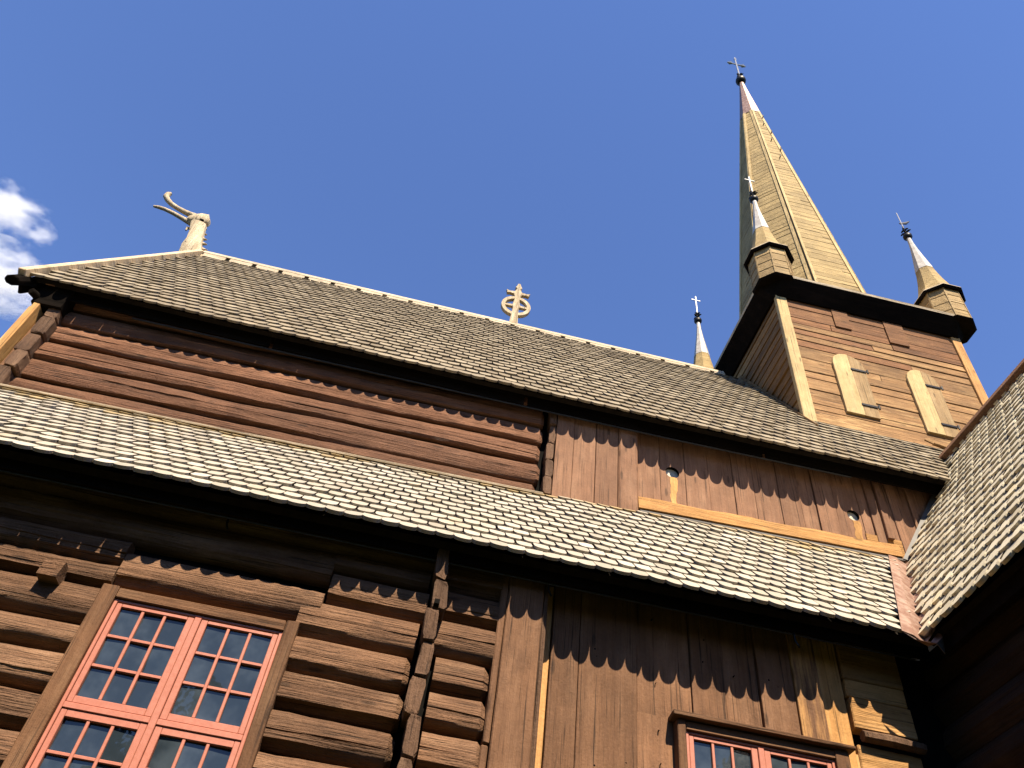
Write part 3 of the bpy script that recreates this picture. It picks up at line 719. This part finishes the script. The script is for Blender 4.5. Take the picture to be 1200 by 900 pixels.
# ------------------------------------------------------------------ ring cross on the ridge
mb = MB(); CX, CY = .82, YR - .02
V = [(-.11, 13.14), (.11, 13.14), (.075, 13.66), (-.065, 13.66)]
def plate(mb, pts, y0, y1, m):
    n = len(pts); mb.poly([(CX + a, y0, b) for a, b in pts] + [(CX + a, y1, b) for a, b in pts], [tuple(range(n)), tuple(range(n, 2 * n))[::-1]] + [(k, (k + 1) % n, n + (k + 1) % n, n + k) for k in range(n)], m, .5)
plate(mb, [(-.11, 13.10), (.11, 13.10), (.075, 13.60), (.06, 13.90), (.085, 13.98), (.05, 14.22), (.055, 14.30), (.09, 14.42), (.055, 14.56), (.03, 14.58), (.075, 14.64), (.04, 14.72), (.02, 14.80), (-.03, 14.80), (-.05, 14.72), (-.085, 14.64), (-.04, 14.58), (-.06, 14.56), (-.10, 14.42), (-.065, 14.30), (-.06, 14.22), (-.095, 13.98), (-.07, 13.90), (-.085, 13.60)], CY - .05, CY + .05, M['carved'])
rc = mb.build('ridge_cross', church, bevel=.012, label='grey wooden ring cross on the ridge')
mb = MB(); V = []; F = []; seg = 36
for k in range(seg):
    th = 2 * math.pi * k / seg
    for rr, yy in ((.325, -.045), (.325, .045), (.245, .045), (.245, -.045)):
        V.append((CX - .005 + rr * math.cos(th), CY + yy, 13.98 + rr * 1.0 * math.sin(th)))
for k in range(seg):
    a, b = k * 4, ((k + 1) % seg) * 4
    for q in range(4): F.append((a + q, b + q, b + (q + 1) % 4, a + (q + 1) % 4))
mb.poly(V, F, M['carved'], .6); mb.build('ring', rc, smooth=40)
mb = MB()
plate(mb, [(-.26, 13.955), (.26, 13.955), (.26, 14.0), (.10, 14.02), (-.10, 14.02), (-.26, 14.0)], CY - .035, CY + .035, M['carved'])
mb.build('inner_arm', rc)
mb = MB()
plate(mb, [(-.07, 14.40), (-.18, 14.425), (-.25, 14.405), (-.245, 14.45), (-.27, 14.50), (-.18, 14.475), (-.06, 14.50), (.06, 14.50), (.18, 14.475), (.27, 14.50), (.245, 14.45), (.25, 14.405), (.18, 14.425), (.07, 14.40)], CY - .04, CY + .04, M['carved'])
mb.build('cross_arm', rc)

# ------------------------------------------------------------------ tower
mb = MB()
z = 9.3; k = 0
while z < TZ - .02:          # front boards, horizontal, overlapped
    h = rng.uniform(.14, .34); z1 = min(z + h, TZ); lap = rng.choice((.0, .003, .006, .014))
    cuts = [TX0 + .20, TX1 - .16]
    if z > 12.7 and rng.random() < .7 or rng.random() < .35: cuts.insert(1, rng.uniform(TX0 + 1.0, TX1 - 1.0))
    for a, b in zip(cuts[:-1], cuts[1:]):
        d = rng.uniform(-.008, .008)
        dz = rng.uniform(-.012, .012)
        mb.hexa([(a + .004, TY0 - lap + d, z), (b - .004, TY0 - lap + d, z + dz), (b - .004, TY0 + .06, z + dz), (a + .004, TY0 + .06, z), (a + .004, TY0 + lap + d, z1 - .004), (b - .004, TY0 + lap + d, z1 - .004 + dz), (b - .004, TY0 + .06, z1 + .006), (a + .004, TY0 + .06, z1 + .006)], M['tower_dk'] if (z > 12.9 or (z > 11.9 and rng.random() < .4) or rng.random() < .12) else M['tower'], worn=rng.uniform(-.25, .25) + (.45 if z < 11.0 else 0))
    z = z1
for xa, xb, za, zb in ((7.08, 7.42, 13.20, 13.81), (8.20, 8.62, 13.08, 13.81)):       # patched boards under the cornice
    mb.box(xa, xb, TY0 - .030, TY0 + .02, za, zb, M['tower_dk'], worn=-.3, rnd=.3)
mb.box(TX0 + .12, TX1 - .1, TY0 + .062, TY1 - .1, 8.9, TZ, M['dark'])
tower = mb.build('tower', church, bevel=.004, label='square tower clad in golden brown boards')
mb = MB(); z = 9.0
while z < TZ - .02:          # left side boards
    h = rng.uniform(.18, .28); z1 = min(z + h, TZ); d = rng.uniform(-.008, .008)
    mb.hexa([(TX0 - .012 + d, TY0 + .05, z), (TX0 - .012 + d, TY1, z), (TX0 + .09, TY1, z), (TX0 + .09, TY0 + .05, z), (TX0 + .014 + d, TY0 + .05, z1 + .004), (TX0 + .014 + d, TY1, z1 + .004), (TX0 + .09, TY1, z1 + .004), (TX0 + .09, TY0 + .05, z1 + .004)], M['tower_y'], worn=rng.uniform(-.3, .3))
    mb.hexa([(TX1 + .012, TY0 + .05, z), (TX1 + .012, TY1, z), (TX1 - .08, TY1, z), (TX1 - .08, TY0 + .05, z), (TX1 - .014, TY0 + .05, z1), (TX1 - .014, TY1, z1), (TX1 - .08, TY1, z1), (TX1 - .08, TY0 + .05, z1)], M['tower_y'])
    z = z1
mb.box(TX0, TX1, TY1 - .08, TY1 + .01, 8.9, TZ, M['tower'])
mb.build('tower_side', tower, bevel=.004)
mb = MB(); mb.hexa([(TX0 - .03, TY0 - .04, 9.9), (TX0 + .21, TY0 - .045, 9.9), (TX0 + .2, TY0 + .06, 9.9), (TX0 - .03, TY0 + .06, 9.9), (TX0 - .03, TY0 - .04, TZ), (TX0 + .19, TY0 - .045, TZ), (TX0 + .19, TY0 + .06, TZ), (TX0 - .03, TY0 + .06, TZ)], M['pale'], rnd=.4, worn=-.1)
mb.build('corner_board', tower, bevel=.008, label='pale sunlit corner board')
mb = MB(); mb.box(TX1 - .16, TX1 + .04, TY0 - .04, TY0 + .06, 9.6, TZ, M['gold_z'], rnd=.5, j=.006); mb.build('corner_board', tower, bevel=.008)
mb = MB(); mb.bar((TX0 - .03, TY0 - .3, zroof(TY0 - .3) + .03), (TX0 - .03, TY1 - 2.0, zroof(TY1 - 2.0) + .02), (-1, 0, .3), .14, .03, M['tower_y']); mb.build('flashing_board', tower, bevel=.005)
mb = MB()      # two boards lying on the roof at the foot of the tower, by the transept
mb.bar((8.05, TY0 - .25, 10.02), (8.62, TY0 - .35, 9.80), (0, -.6, .8), .12, .03, M['gold'])
mb.bar((8.10, TY0 - .10, 10.28), (8.24, TY0 - .30, 9.92), (-.5, -.6, .8), .10, .03, M['tower_y'])
mb.build('loose_board', tower, bevel=.005)

def shutter(xc, zb, zt, w):
    y = TY0 - .055
    def arch(x0, x1, m, rnd, yy, worn):
        n = 10; pts = []
        for k in range(n + 1):
            x = x0 + (x1 - x0) * k / n; q = max(-1, min(1, (x - xc) / (w / 2)))
            pts.append((x, zt - w * .5 + w * .5 * math.sqrt(max(0, 1 - q * q))))
        P = [(x0, zb), (x1, zb)] + pts[::-1]
        m_ = MB(); nn = len(P)
        return [(a, yy, b) for a, b in P] + [(a, TY0 + .0, b) for a, b in P], [tuple(range(nn)), tuple(range(nn, 2 * nn))[::-1]] + [(k, (k + 1) % nn, nn + (k + 1) % nn, nn + k) for k in range(nn)], m, rnd, worn
    mb = MB()
    xs = xc + w * .05
    for args in (arch(xc - w / 2, xs - .004, M['pale'], .55, y, -.2), arch(xs, xc + w / 2, M['shutter_brown'], .3, y + .006, -.1)):
        mb.poly(*args)
    s_ = mb.build('arched_shutter', church, bevel=.006, label=None)
    for zz in (zb + .28, zt - .42):
        m2 = MB(); m2.box(xs - .02, xc + w / 2 + .02, y - .014, y - .001, zz - .022, zz + .022, M['iron']); m2.tube([(xc + w / 2 + .02, y - .015, zz - .05), (xc + w / 2 + .02, y - .015, zz + .05)], .018, M['iron'], 6)
        m2.build('hinge', s_)
    return s_
shutter(7.07, 10.63, 12.29, .64)['label'] = 'left arched shutter, pale boards with two iron hinges'
shutter(8.57, 10.58, 12.32, .64)['label'] = 'right arched shutter, pale boards with two iron hinges'

# cornice: coved black soffit, pale edge, low roof up to the spire; corners cut off
def chamfer(hx, c): return [(-hx + c, -hx), (hx - c, -hx), (hx, -hx + c), (hx, hx - c), (hx - c, hx), (-hx + c, hx), (-hx, hx - c), (-hx, -hx + c)]
def ringset(mb, loops, m, rnd=.5):
    V = []; F = []
    for h, c, z in loops: V += [(TCX + a, TCY + b, z) for a, b in chamfer(h, c)]
    for i in range(len(loops) - 1):
        for k in range(8):
            k2 = (k + 1) % 8; F.append((i * 8 + k, i * 8 + k2, (i + 1) * 8 + k2, (i + 1) * 8 + k))
    mb.poly(V, F, m, rnd)
hw = (TX1 - TX0) / 2
mb = MB()
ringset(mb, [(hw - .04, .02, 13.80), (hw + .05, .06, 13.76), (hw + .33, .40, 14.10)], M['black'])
cor = mb.build('cornice', tower)
mb = MB()
ringset(mb, [(hw + .33, .40, 14.102), (hw + .345, .41, 14.155), (hw - .2, .3, 14.36), (1.50, .7, 14.75)], M['ridge'], .4)
mb.build('cornice_roof', tower)

# ------------------------------------------------------------------ spire
mb = MB()
ZA, ZS = 30.6, 14.3
ra = lambda z: .055 + (1.545) * (ZA - z) / (ZA - ZS)
rot = math.pi / 8
zz = ZS; zcap = 27.6
rings = []
while zz < zcap:
    h = rng.uniform(.17, .30); z1 = min(zz + h, zcap)
    V = []; 
    for zq, add in ((zz, .003), (z1, -.001)):
        a = ra(zq) + add; rr = a / math.cos(math.pi / 8)
        V.append([(TCX + rr * math.cos(rot + 2 * math.pi * k / 8), TCY + rr * math.sin(rot + 2 * math.pi * k / 8), zq) for k in range(8)])
    for k in range(8):
        k2 = (k + 1) % 8
        a0, b0, b1, a1 = Vector(V[0][k]), Vector(V[0][k2]), Vector(V[1][k2]), Vector(V[1][k])
        ang = math.atan2((a0.y + b0.y) / 2 - TCY, (a0.x + b0.x) / 2 - TCX)
        split = rng.random() if rng.random() < .5 else None
        segs = [(0, 1)] if split is None else [(0, .2 + .6 * split), (.2 + .6 * split, 1)]
        for s0, s1 in segs:
            dz = Vector((0, 0, rng.uniform(-.02, .02)))
            mb.poly([a0.lerp(b0, s0) + dz, a0.lerp(b0, s1) + dz, a1.lerp(b1, s1), a1.lerp(b1, s0)], [(0, 1, 2, 3)], M['spire'], worn=rng.uniform(-.3, .2))
        ctr = Vector((TCX, TCY, zz))
        mb.poly([a0, b0, b0.lerp(ctr, .05 / max(.06, ra(zz))), a0.lerp(ctr, .05 / max(.06, ra(zz)))], [(0, 1, 2, 3)], M['spire'])
    zz = z1
spire = mb.build('spire', church, label='tall eight-sided spire clad in tan boards')
mb = MB(); mb.rings(TCX, TCY, [(zcap - .15, ra(zcap) + .03), (29.3, ra(29.3) + .02), (30.7, .075)], 8, M['copper'], rot, .5)
mb.build('spire_cap', spire, label='pinkish metal cap at the tip')
bt = None
for k in range(8):
    th = rot + 2 * math.pi * k / 8
    pa = lambda z, off: (TCX + (ra(z) / math.cos(math.pi / 8) + off) * math.cos(th), TCY + (ra(z) / math.cos(math.pi / 8) + off) * math.sin(th), z)
    mb = MB()
    r_ = Vector((math.cos(th), math.sin(th), .09))
    side = Vector((-math.sin(th), math.cos(th), 0))
    for sgn in (-1, 1):
        ofs = side * sgn * .045
        mb.bar(Vector(pa(ZS, -.035)) + ofs, Vector(pa(zcap - .1, -.035)) + ofs * .5, r_ + side * sgn * .5, .075, .045, M['pale'], rnd=.45, worn=-.2)
    mb.bar(pa(ZS, -.005), pa(zcap - .1, -.005), r_, .02, .02, M['dark'])
    mb.build('edge_batten', spire)
hook = None
for k in range(6):
    z = 23.2 + k * .72
    yy = TCY - ra(z) - .01
    mb = MB(); mb.tube([(TCX + .30 * ra(z) * (1 if k % 2 else .2), yy, z), (TCX + .30 * ra(z) * (1 if k % 2 else .2), yy - .06, z + .02), (TCX + .30 * ra(z) * (1 if k % 2 else .2), yy - .08, z + .09)], .018, M['iron'], 5)
    mb.build('climbing_hook', spire)
mb = MB()
mb.tube([(TCX, TCY, 30.6), (TCX, TCY, 32.2)], .035, M['white_metal'], 6)
mb.build('finial_rod', spire)
def ball(mb, cx, cy, cz, r, m, sq=.85):
    mb.tube([(cx, cy, cz - r * sq), (cx, cy, cz - r * sq * .7), (cx, cy, cz - r * sq * .3), (cx, cy, cz + r * .3 * sq), (cx, cy, cz + r * .7 * sq), (cx, cy, cz + r * sq)], [r * .3, r * .75, r, r, r * .75, r * .3], m, 12)
mb = MB(); ball(mb, TCX, TCY, 30.98, .19, M['iron'], 1.0); mb.build('finial_ball', spire, smooth=50)
def leaves(mb, cx, cy, z, s):
    for k in range(4):
        th = k * math.pi / 2 + .5
        for dz, q in ((0, 1.0), (.16 * s / .2, .7)):
            mb.tube([(cx, cy, z + dz), (cx + math.cos(th) * s * .6 * q, cy + math.sin(th) * s * .6 * q, z + dz + .3 * s), (cx + math.cos(th) * s * q, cy + math.sin(th) * s * q, z + dz + .1 * s)], [s * .16, s * .22, s * .1], M['iron'], 5)
mb = MB(); leaves(mb, TCX, TCY, 31.35, .17); mb.build('iron_leaf', spire)
mb = MB()
mb.tube([(TCX, TCY, 31.6), (TCX, TCY, 33.3)], .03, M['white_metal'], 6)
mb.tube([(TCX - .36, TCY, 32.62), (TCX + .36, TCY, 32.62)], .028, M['white_metal'], 6)
for dx in (-.26, .26): mb.tube([(TCX + dx - .12, TCY, 32.62), (TCX + dx, TCY, 32.62), (TCX + dx + .12, TCY, 32.62)], [.02, .075, .02], M['white_metal'], 6)
mb.tube([(TCX, TCY, 33.0), (TCX, TCY, 33.15), (TCX, TCY, 33.3)], [.02, .06, .02], M['white_metal'], 6)
mb.build('spire_cross', spire)

# ------------------------------------------------------------------ turrets
def turret(cx, cy, vane, lab):
    mb = MB()
    for k in range(4):
        z0 = 14.1 + k * .255
        mb.rings(cx, cy, [(z0, .408), (z0 + .257, .398)], 8, M['turret'], rot, rng.random())
    for k in range(8):
        th = rot + k * math.pi / 4; rr = .402 / math.cos(math.pi / 8)
        mb.bar((cx + rr * math.cos(th), cy + rr * math.sin(th), 14.1), (cx + rr * math.cos(th) * .99, cy + rr * math.sin(th) * .99, 15.10), (math.cos(th), math.sin(th), 0), .030, .010, M['turret'], .8, .1)
    mb.rings(cx, cy, [(14.06, .39), (14.104, .425)], 8, M['black'], rot, .5)
    t = mb.build('turret', church, label=lab)
    mb = MB()
    mb.rings(cx, cy, [(15.10, .40), (15.07, .46), (15.115, .49)], 8, M['black'], rot, .5, cap=False)
    mb.rings(cx, cy, [(15.116, .495), (15.15, .485), (15.25, .36)], 8, M['ridge'], rot, .4, cap=False)
    mb.build('turret_eave', t)
    mb = MB(); prof = [(15.2, .40), (15.45, .325), (15.75, .262), (16.05, .215), (16.3, .182)]
    mb.rings(cx, cy, prof, 8, M['spire'], rot, .5)
    mb.build('spirelet', t)
    mb = MB(); prof = [(16.28, .192), (16.55, .158), (16.85, .120), (17.15, .085), (17.45, .058), (17.74, .045)]
    mb.rings(cx, cy, prof, 8, M['capmetal'], rot, .5); mb.build('spirelet_cap', t)
    mb = MB(); mb.tube([(cx, cy, 17.6), (cx, cy, 18.3)], .02, M['iron'], 6); ball(mb, cx, cy, 17.83, .105, M['iron'], 1.0)
    leaves(mb, cx, cy, 18.0, .13)
    mb.build('finial', t, smooth=50)
    mb = MB()
    if vane == 'bird':
        mb.tube([(cx, cy, 18.2), (cx, cy, 18.95)], .014, M['white_metal'], 5)
        mb.tube([(cx - .05, cy, 18.42), (cx + .12, cy, 18.50), (cx + .27, cy, 18.66)], [.03, .05, .015], M['iron'], 6, flat=.4)
    else:
        mb.tube([(cx, cy, 18.2), (cx, cy, 18.95)], .022, M['white_metal'], 5)
        mb.tube([(cx - .13, cy, 18.78), (cx + .13, cy, 18.78)], .016, M['white_metal'], 5)
    mb.build('vane', t)
    return t
turret(TCX - 1.93, TCY - 1.93, 'cross', 'near left corner turret in front of the spire')
turret(TCX + 2.02, TCY - 1.93, 'bird', 'right corner turret with a bird shaped vane')
turret(TCX - 1.90, TCY + 1.93, 'cross', 'far corner turret seen behind the ridge')
turret(TCX + 1.93, TCY + 1.93, 'cross', 'hidden far corner turret behind the spire')

# ------------------------------------------------------------------ transept
TYN = .2                                  # near end of the transept
nt = Vector((-MT, 0, 1)).normalized()
def keep_tr(p):
    if p.y < YW:
        if p.x > vt.x - .1 and p.y > vt.y - .01: return False
        f = (p.y - vb.y) / (vt.y - vb.y)
        if 0 <= f and p.x < vb.x + (vt.x - vb.x) * f + .045: return False
        return p.y < YW - .02
    return p.y < 8.35 and ztr(p.x) > zroof(p.y) and p.z > 8.2
mb = MB()
shingles(mb, [(XT, 8.5, ZE), (XT, TYN, ZE)], [(XTR, 8.5, ZTR), (XTR, TYN, ZTR)], .176, .235, M['tile_tr'], inside=keep_tr, th=.036, jit=1.1, worn_fn=lambda u, v: max(0, .35 - abs(u - .10) * 7) if v > .3 else 0)
trans = mb.build('transept_roof', church, label='grey shingled transept roof at the right edge')
mb = MB()
q = [(XT + .07, YE + .08, ZE + .06), (XT + .07, TYN, ZE + .06), (XTR, TYN, ZTR - .02), (XTR, YW - .02, ZTR - .02), (vt.x, YW - .02, ztr(vt.x) - .02)]
mb.poly([Vector(p) for p in q] + [Vector(p) - nt * .08 for p in q], [(0, 1, 2, 3, 4), (9, 8, 7, 6, 5)] + [(k, (k + 1) % 5, 5 + (k + 1) % 5, 5 + k) for k in range(5)], M['under'])
zq = lambda y: zroof(y)
q = [(XT + (zroof(YW) - ZE) / MT, YW - .02, zroof(YW) - .02), (XTR, YW - .02, ZTR - .02), (XTR, 8.3, ZTR - .02)]
mb.poly([Vector(p) for p in q] + [Vector(p) - nt * .06 for p in q], [(0, 1, 2), (5, 4, 3), (0, 1, 4, 3), (1, 2, 5, 4), (2, 0, 3, 5)], M['under'])
sheet(mb, [(2 * XTR - XT, TYN, ZE), (2 * XTR - XT, 8.3, ZE), (XTR + .01, 8.3, ZTR), (XTR + .01, TYN, ZTR)], Vector((MT, 0, 1)).normalized(), .1, M['tile_tr'])
mb.build('roof_deck', trans)
mb = MB()
mb.bar((XTR - .08, 8.25, ZTR - .06), (XTR - .08, TYN, ZTR - .06), nt, .24, .11, M['plank'], .3)
mb.bar((XTR, 8.25, ZTR + .03), (XTR, TYN, ZTR + .03), (0, 0, 1), .09, .05, M['tower_y'], .2)
mb.build('ridge_board', trans, bevel=.008, label='brown ridge board of the transept')
mb = MB()
mb.box(XT + .12, XT + .16, TYN, YE - .0, ZE - .12, ZE + .07, M['black']); mb.box(XT + .165, XT + .55, TYN, YP, ZE - .0, ZE + .03, M['black'])
mb.build('eave_board', trans)
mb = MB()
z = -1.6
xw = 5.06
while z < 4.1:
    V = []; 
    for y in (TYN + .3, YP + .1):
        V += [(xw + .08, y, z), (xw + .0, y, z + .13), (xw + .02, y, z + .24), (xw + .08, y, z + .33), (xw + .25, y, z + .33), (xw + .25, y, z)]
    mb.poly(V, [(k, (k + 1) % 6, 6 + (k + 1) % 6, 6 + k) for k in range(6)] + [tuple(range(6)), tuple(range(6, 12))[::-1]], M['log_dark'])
    z += .335
mb.box(xw + .15, 2 * XTR - xw, TYN + .25, TYN + .4, -1.6, 4.3, M['plank'])
mb.poly([(XT + .3, TYN + .25, 4.2), (2 * XTR - XT - .3, TYN + .25, 4.2), (XTR, TYN + .25, ZTR - .15)], [(0, 1, 2)], M['plank'])
mb.box(2 * XTR - xw - .1, 2 * XTR - xw, TYN + .4, 6.6, -1.6, 4.3, M['plank'])
mb.build('transept_wall', church, label='shaded log wall of the transept')
# copper valley and flashing
mb = MB()
d = (vt - vb); 
def vp(f, off, up): 
    p = vb + d * f; return p + Vector((off, 0, up))
nseg = 10; V = []; F = []
for k in range(nseg + 1):
    f = -.05 + 1.05 * k / nseg
    wv = noise.noise(Vector((k * .9, 2.2, 0))) * .012
    p = vb + d * f
    zl = p.z + .02
    V += [(p.x - .23, p.y, p.z + .125 + wv), (p.x - .12, p.y, p.z + .10 + wv * .5), (p.x - .02, p.y, p.z + .03), (p.x + .10, p.y, p.z + .10 + .08 + wv), (p.x + .17, p.y, p.z + .12 + .17)]
for k in range(nseg):
    for q in range(4): F.append((k * 5 + q, k * 5 + q + 1, (k + 1) * 5 + q + 1, (k + 1) * 5 + q))
mb.poly(V, F, M['copper'])
p = vb + d * -.05       # drooping lip at the lower end
mb.poly([(p.x - .22, p.y, p.z + .115), (p.x - .02, p.y - .02, p.z + .0), (p.x + .16, p.y, p.z + .20), (p.x + .13, p.y - .06, p.z + .10), (p.x + .02, p.y - .09, p.z + .0), (p.x - .14, p.y - .04, p.z + .03)], [(0, 1, 5), (1, 4, 5), (1, 3, 4), (1, 2, 3)], M['copper'])
mb.poly([(p.x + .02, p.y - .09, p.z + .0), (p.x + .13, p.y - .06, p.z + .10), (p.x + .11, p.y - .05, p.z - .07)], [(0, 1, 2)], M['lead'])
sol = mb.build('valley_gutter', church, label='pinkish worn copper valley gutter between the two roofs')
sm = sol.modifiers.new('sheet', 'SOLIDIFY'); sm.thickness = .006
mb = MB()
a = Vector((6.16, YW - .09, ztr(6.16) + .07)); b = Vector((7.30, YW - .06, ztr(7.30) + .10))
mb.bar(a, b, nt * .3 + Vector((0, -1, .2)), .13, .02, M['lead'])
mb.build('step_flashing', church)

# ------------------------------------------------------------------ ground
me = bpy.data.meshes.new('ground'); S = 4000
me.from_pydata([(-S, -S, 0), (S, -S, 0), (S, S, 0), (-S, S, 0)], [], [(0, 1, 2, 3)]); me.materials.append(M['grass'])
g = bpy.data.objects.new('ground', me); COL.objects.link(g); g['kind'] = 'structure'

# ------------------------------------------------------------------ clouds (real volumes far away)
def cloud(loc, size, seed, dens, label, rotz):
    bm = bmesh.new(); bmesh.ops.create_icosphere(bm, subdivisions=3, radius=1.0)
    me = bpy.data.meshes.new('cloud'); bm.to_mesh(me); bm.free()
    o = bpy.data.objects.new('cloud', me); COL.objects.link(o); o.location = loc; o.scale = size; o.rotation_euler = rotz
    t = NT('cloud_vapour'); t.n.remove(t.b)
    out = [n for n in t.n if n.type == 'OUTPUT_MATERIAL'][0]
    pv = t.add('ShaderNodeVolumePrincipled'); pv.inputs['Color'].default_value = (.98, .98, .99, 1); pv.inputs['Anisotropy'].default_value = .0
    c = t.coord(); ln = t.add('ShaderNodeVectorMath', operation='LENGTH'); t.lk(c, ln.inputs[0])
    mp = t.add('ShaderNodeMapping'); mp.inputs['Location'].default_value = (seed, seed * 2, 0); mp.inputs['Scale'].default_value = (1.3, 1.3, 1.3); t.lk(c, mp.inputs['Vector'])
    n = t.noise(mp.outputs[0], 1.5, 7, .62)
    f = t.math('SUBTRACT', t.math('SUBTRACT', 1.0, ln.outputs['Value']), t.math('MULTIPLY', t.math('SUBTRACT', .58, n), 3.6))
    t.lk(t.math('MULTIPLY', t.math('MAXIMUM', t.math('MINIMUM', f, .8), 0.0), dens), pv.inputs['Density'])
    t.lk(pv.outputs[0], out.inputs['Volume'])
    me.materials.append(t.m)
    o['label'] = label; o['category'] = 'cloud'; o['group'] = 'white clouds beyond the gable'
    return o

# ------------------------------------------------------------------ camera (solved from the photograph's vanishing lines)
pitch, roll, yaw, fpx = R(47.109), R(8.680), R(5.3025), 938.6
cp, sp_, cy, sy = math.cos(pitch), math.sin(pitch), math.cos(yaw), math.sin(yaw)
fw = Vector((sy * cp, cy * cp, sp_)); rt = Vector((cy, -sy, 0)); upv = rt.cross(fw)
rt2 = math.cos(roll) * rt + math.sin(roll) * upv; up2 = -math.sin(roll) * rt + math.cos(roll) * upv
cam = bpy.data.cameras.new('camera'); co = bpy.data.objects.new('camera', cam); COL.objects.link(co)
mtx = Matrix((rt2, up2, -fw)).transposed().to_4x4(); mtx.translation = Vector((0, 0, EYE)); co.matrix_world = mtx
cam.sensor_width = 36; cam.lens = 36 * fpx / 1200; cam.clip_start = .05; cam.clip_end = 9000
sc.camera = co
def ray(px, py): return (rt2 * ((px - 600) / fpx) - up2 * ((py - 450) / fpx) + fw).normalized()

cloud(Vector((0, 0, EYE)) + ray(-10, 324) * 900, (76, 50, 30), 3.1, .13, 'larger white cloud low beside the eave tip', (0, 0, 0))
cloud(Vector((0, 0, EYE)) + ray(4, 247) * 900, (56, 40, 17), 8.3, .10, 'thin wispy cloud above the larger one', (0, R(8), 0))

# ------------------------------------------------------------------ light
sun_dir = Vector((.17, -1.0, 1.3)).normalized()      # towards the sun
el = math.asin(sun_dir.z); az = math.atan2(sun_dir.x, sun_dir.y)
L = bpy.data.lights.new('sun', 'SUN'); L.energy = 5.0; L.angle = R(.53); L.color = (1.0, .86, .66)
lo_ = bpy.data.objects.new('sun', L); COL.objects.link(lo_); lo_.rotation_euler = (-sun_dir).to_track_quat('-Z', 'Y').to_euler()
w = bpy.data.worlds.new('World'); sc.world = w; w.use_nodes = True
nt_ = w.node_tree; bg = nt_.nodes['Background']
sky = nt_.nodes.new('ShaderNodeTexSky'); sky.sky_type = 'NISHITA'; sky.sun_disc = False; sky.sun_elevation = el; sky.sun_rotation = az
sky.altitude = 400; sky.air_density = 1.0; sky.dust_density = .0; sky.ozone_density = 4.5
hs_ = nt_.nodes.new('ShaderNodeHueSaturation'); hs_.inputs['Saturation'].default_value = 1.08; hs_.inputs['Hue'].default_value = .511
nt_.links.new(sky.outputs[0], hs_.inputs['Color']); nt_.links.new(hs_.outputs[0], bg.inputs['Color']); bg.inputs['Strength'].default_value = .10

vs = sc.view_settings; vs.view_transform = 'Standard'; vs.look = 'None'; vs.exposure = 1.3; vs.gamma = 1.0; vs.use_curve_mapping = False
sc.cycles.volume_bounces = 6; sc.cycles.max_bounces = 8; sc.cycles.volume_step_rate = 2.0

# ------------------------------------------------------------------ unseen trees added to block sky light, also mirrored in the panes
def wood_behind():
    mb = MB(); r = random.Random(3)
    bark = plain('bark', (.03, .022, .015), (.06, .045, .03), .9, 0, 5, .5, .1)
    leaf = plain('dark_leaf', (.012, .022, .006), (.03, .045, .014), .7, 0, 2, 0, .2)
    for i in range(64):
        a = R(-172 + 344 * i / 63) ; d = r.uniform(23, 31)
        x, y = d * math.sin(a + math.pi), d * math.cos(a + math.pi) * .9
        if y > 3 and -16 < x < 22: continue
        h = r.uniform(9.5, 12.5) if (-17 < x < -1 or 10 < x < 26) and y < 0 else r.uniform(15, 19.5)  # low where the panes mirror them, raised elsewhere to cut sky light
        mb.tube([(x, y, -1.7), (x, y, h * .5), (x, y, h * .85)], [.32, .2, .05], bark, 7)
        for k in range(800):
            f = r.random() ** .8; z = -0.6 + f * (h - .5); rad = (3.4 * (1 - f) ** .45 + .6) * math.sqrt(r.random()); th = r.uniform(0, 6.283)
            c = Vector((x + rad * math.cos(th), y + rad * math.sin(th), z)); s_ = r.uniform(.3, .8)
            u = Vector((r.gauss(0, 1), r.gauss(0, 1), r.gauss(0, .7))).normalized(); v = u.orthogonal().normalized()
            mb.poly([c - u * s_, c + v * s_ * .6, c + u * s_, c - v * s_ * .6], [(0, 1, 2, 3)], leaf)
    o = mb.build('sky_screen_trees', None, origin=(0, 0, 0)); o['kind'] = 'stuff'
    o['label'] = 'dark unseen trees added to block sky light, also mirrored in the panes'; o['category'] = 'wood'
wood_behind()
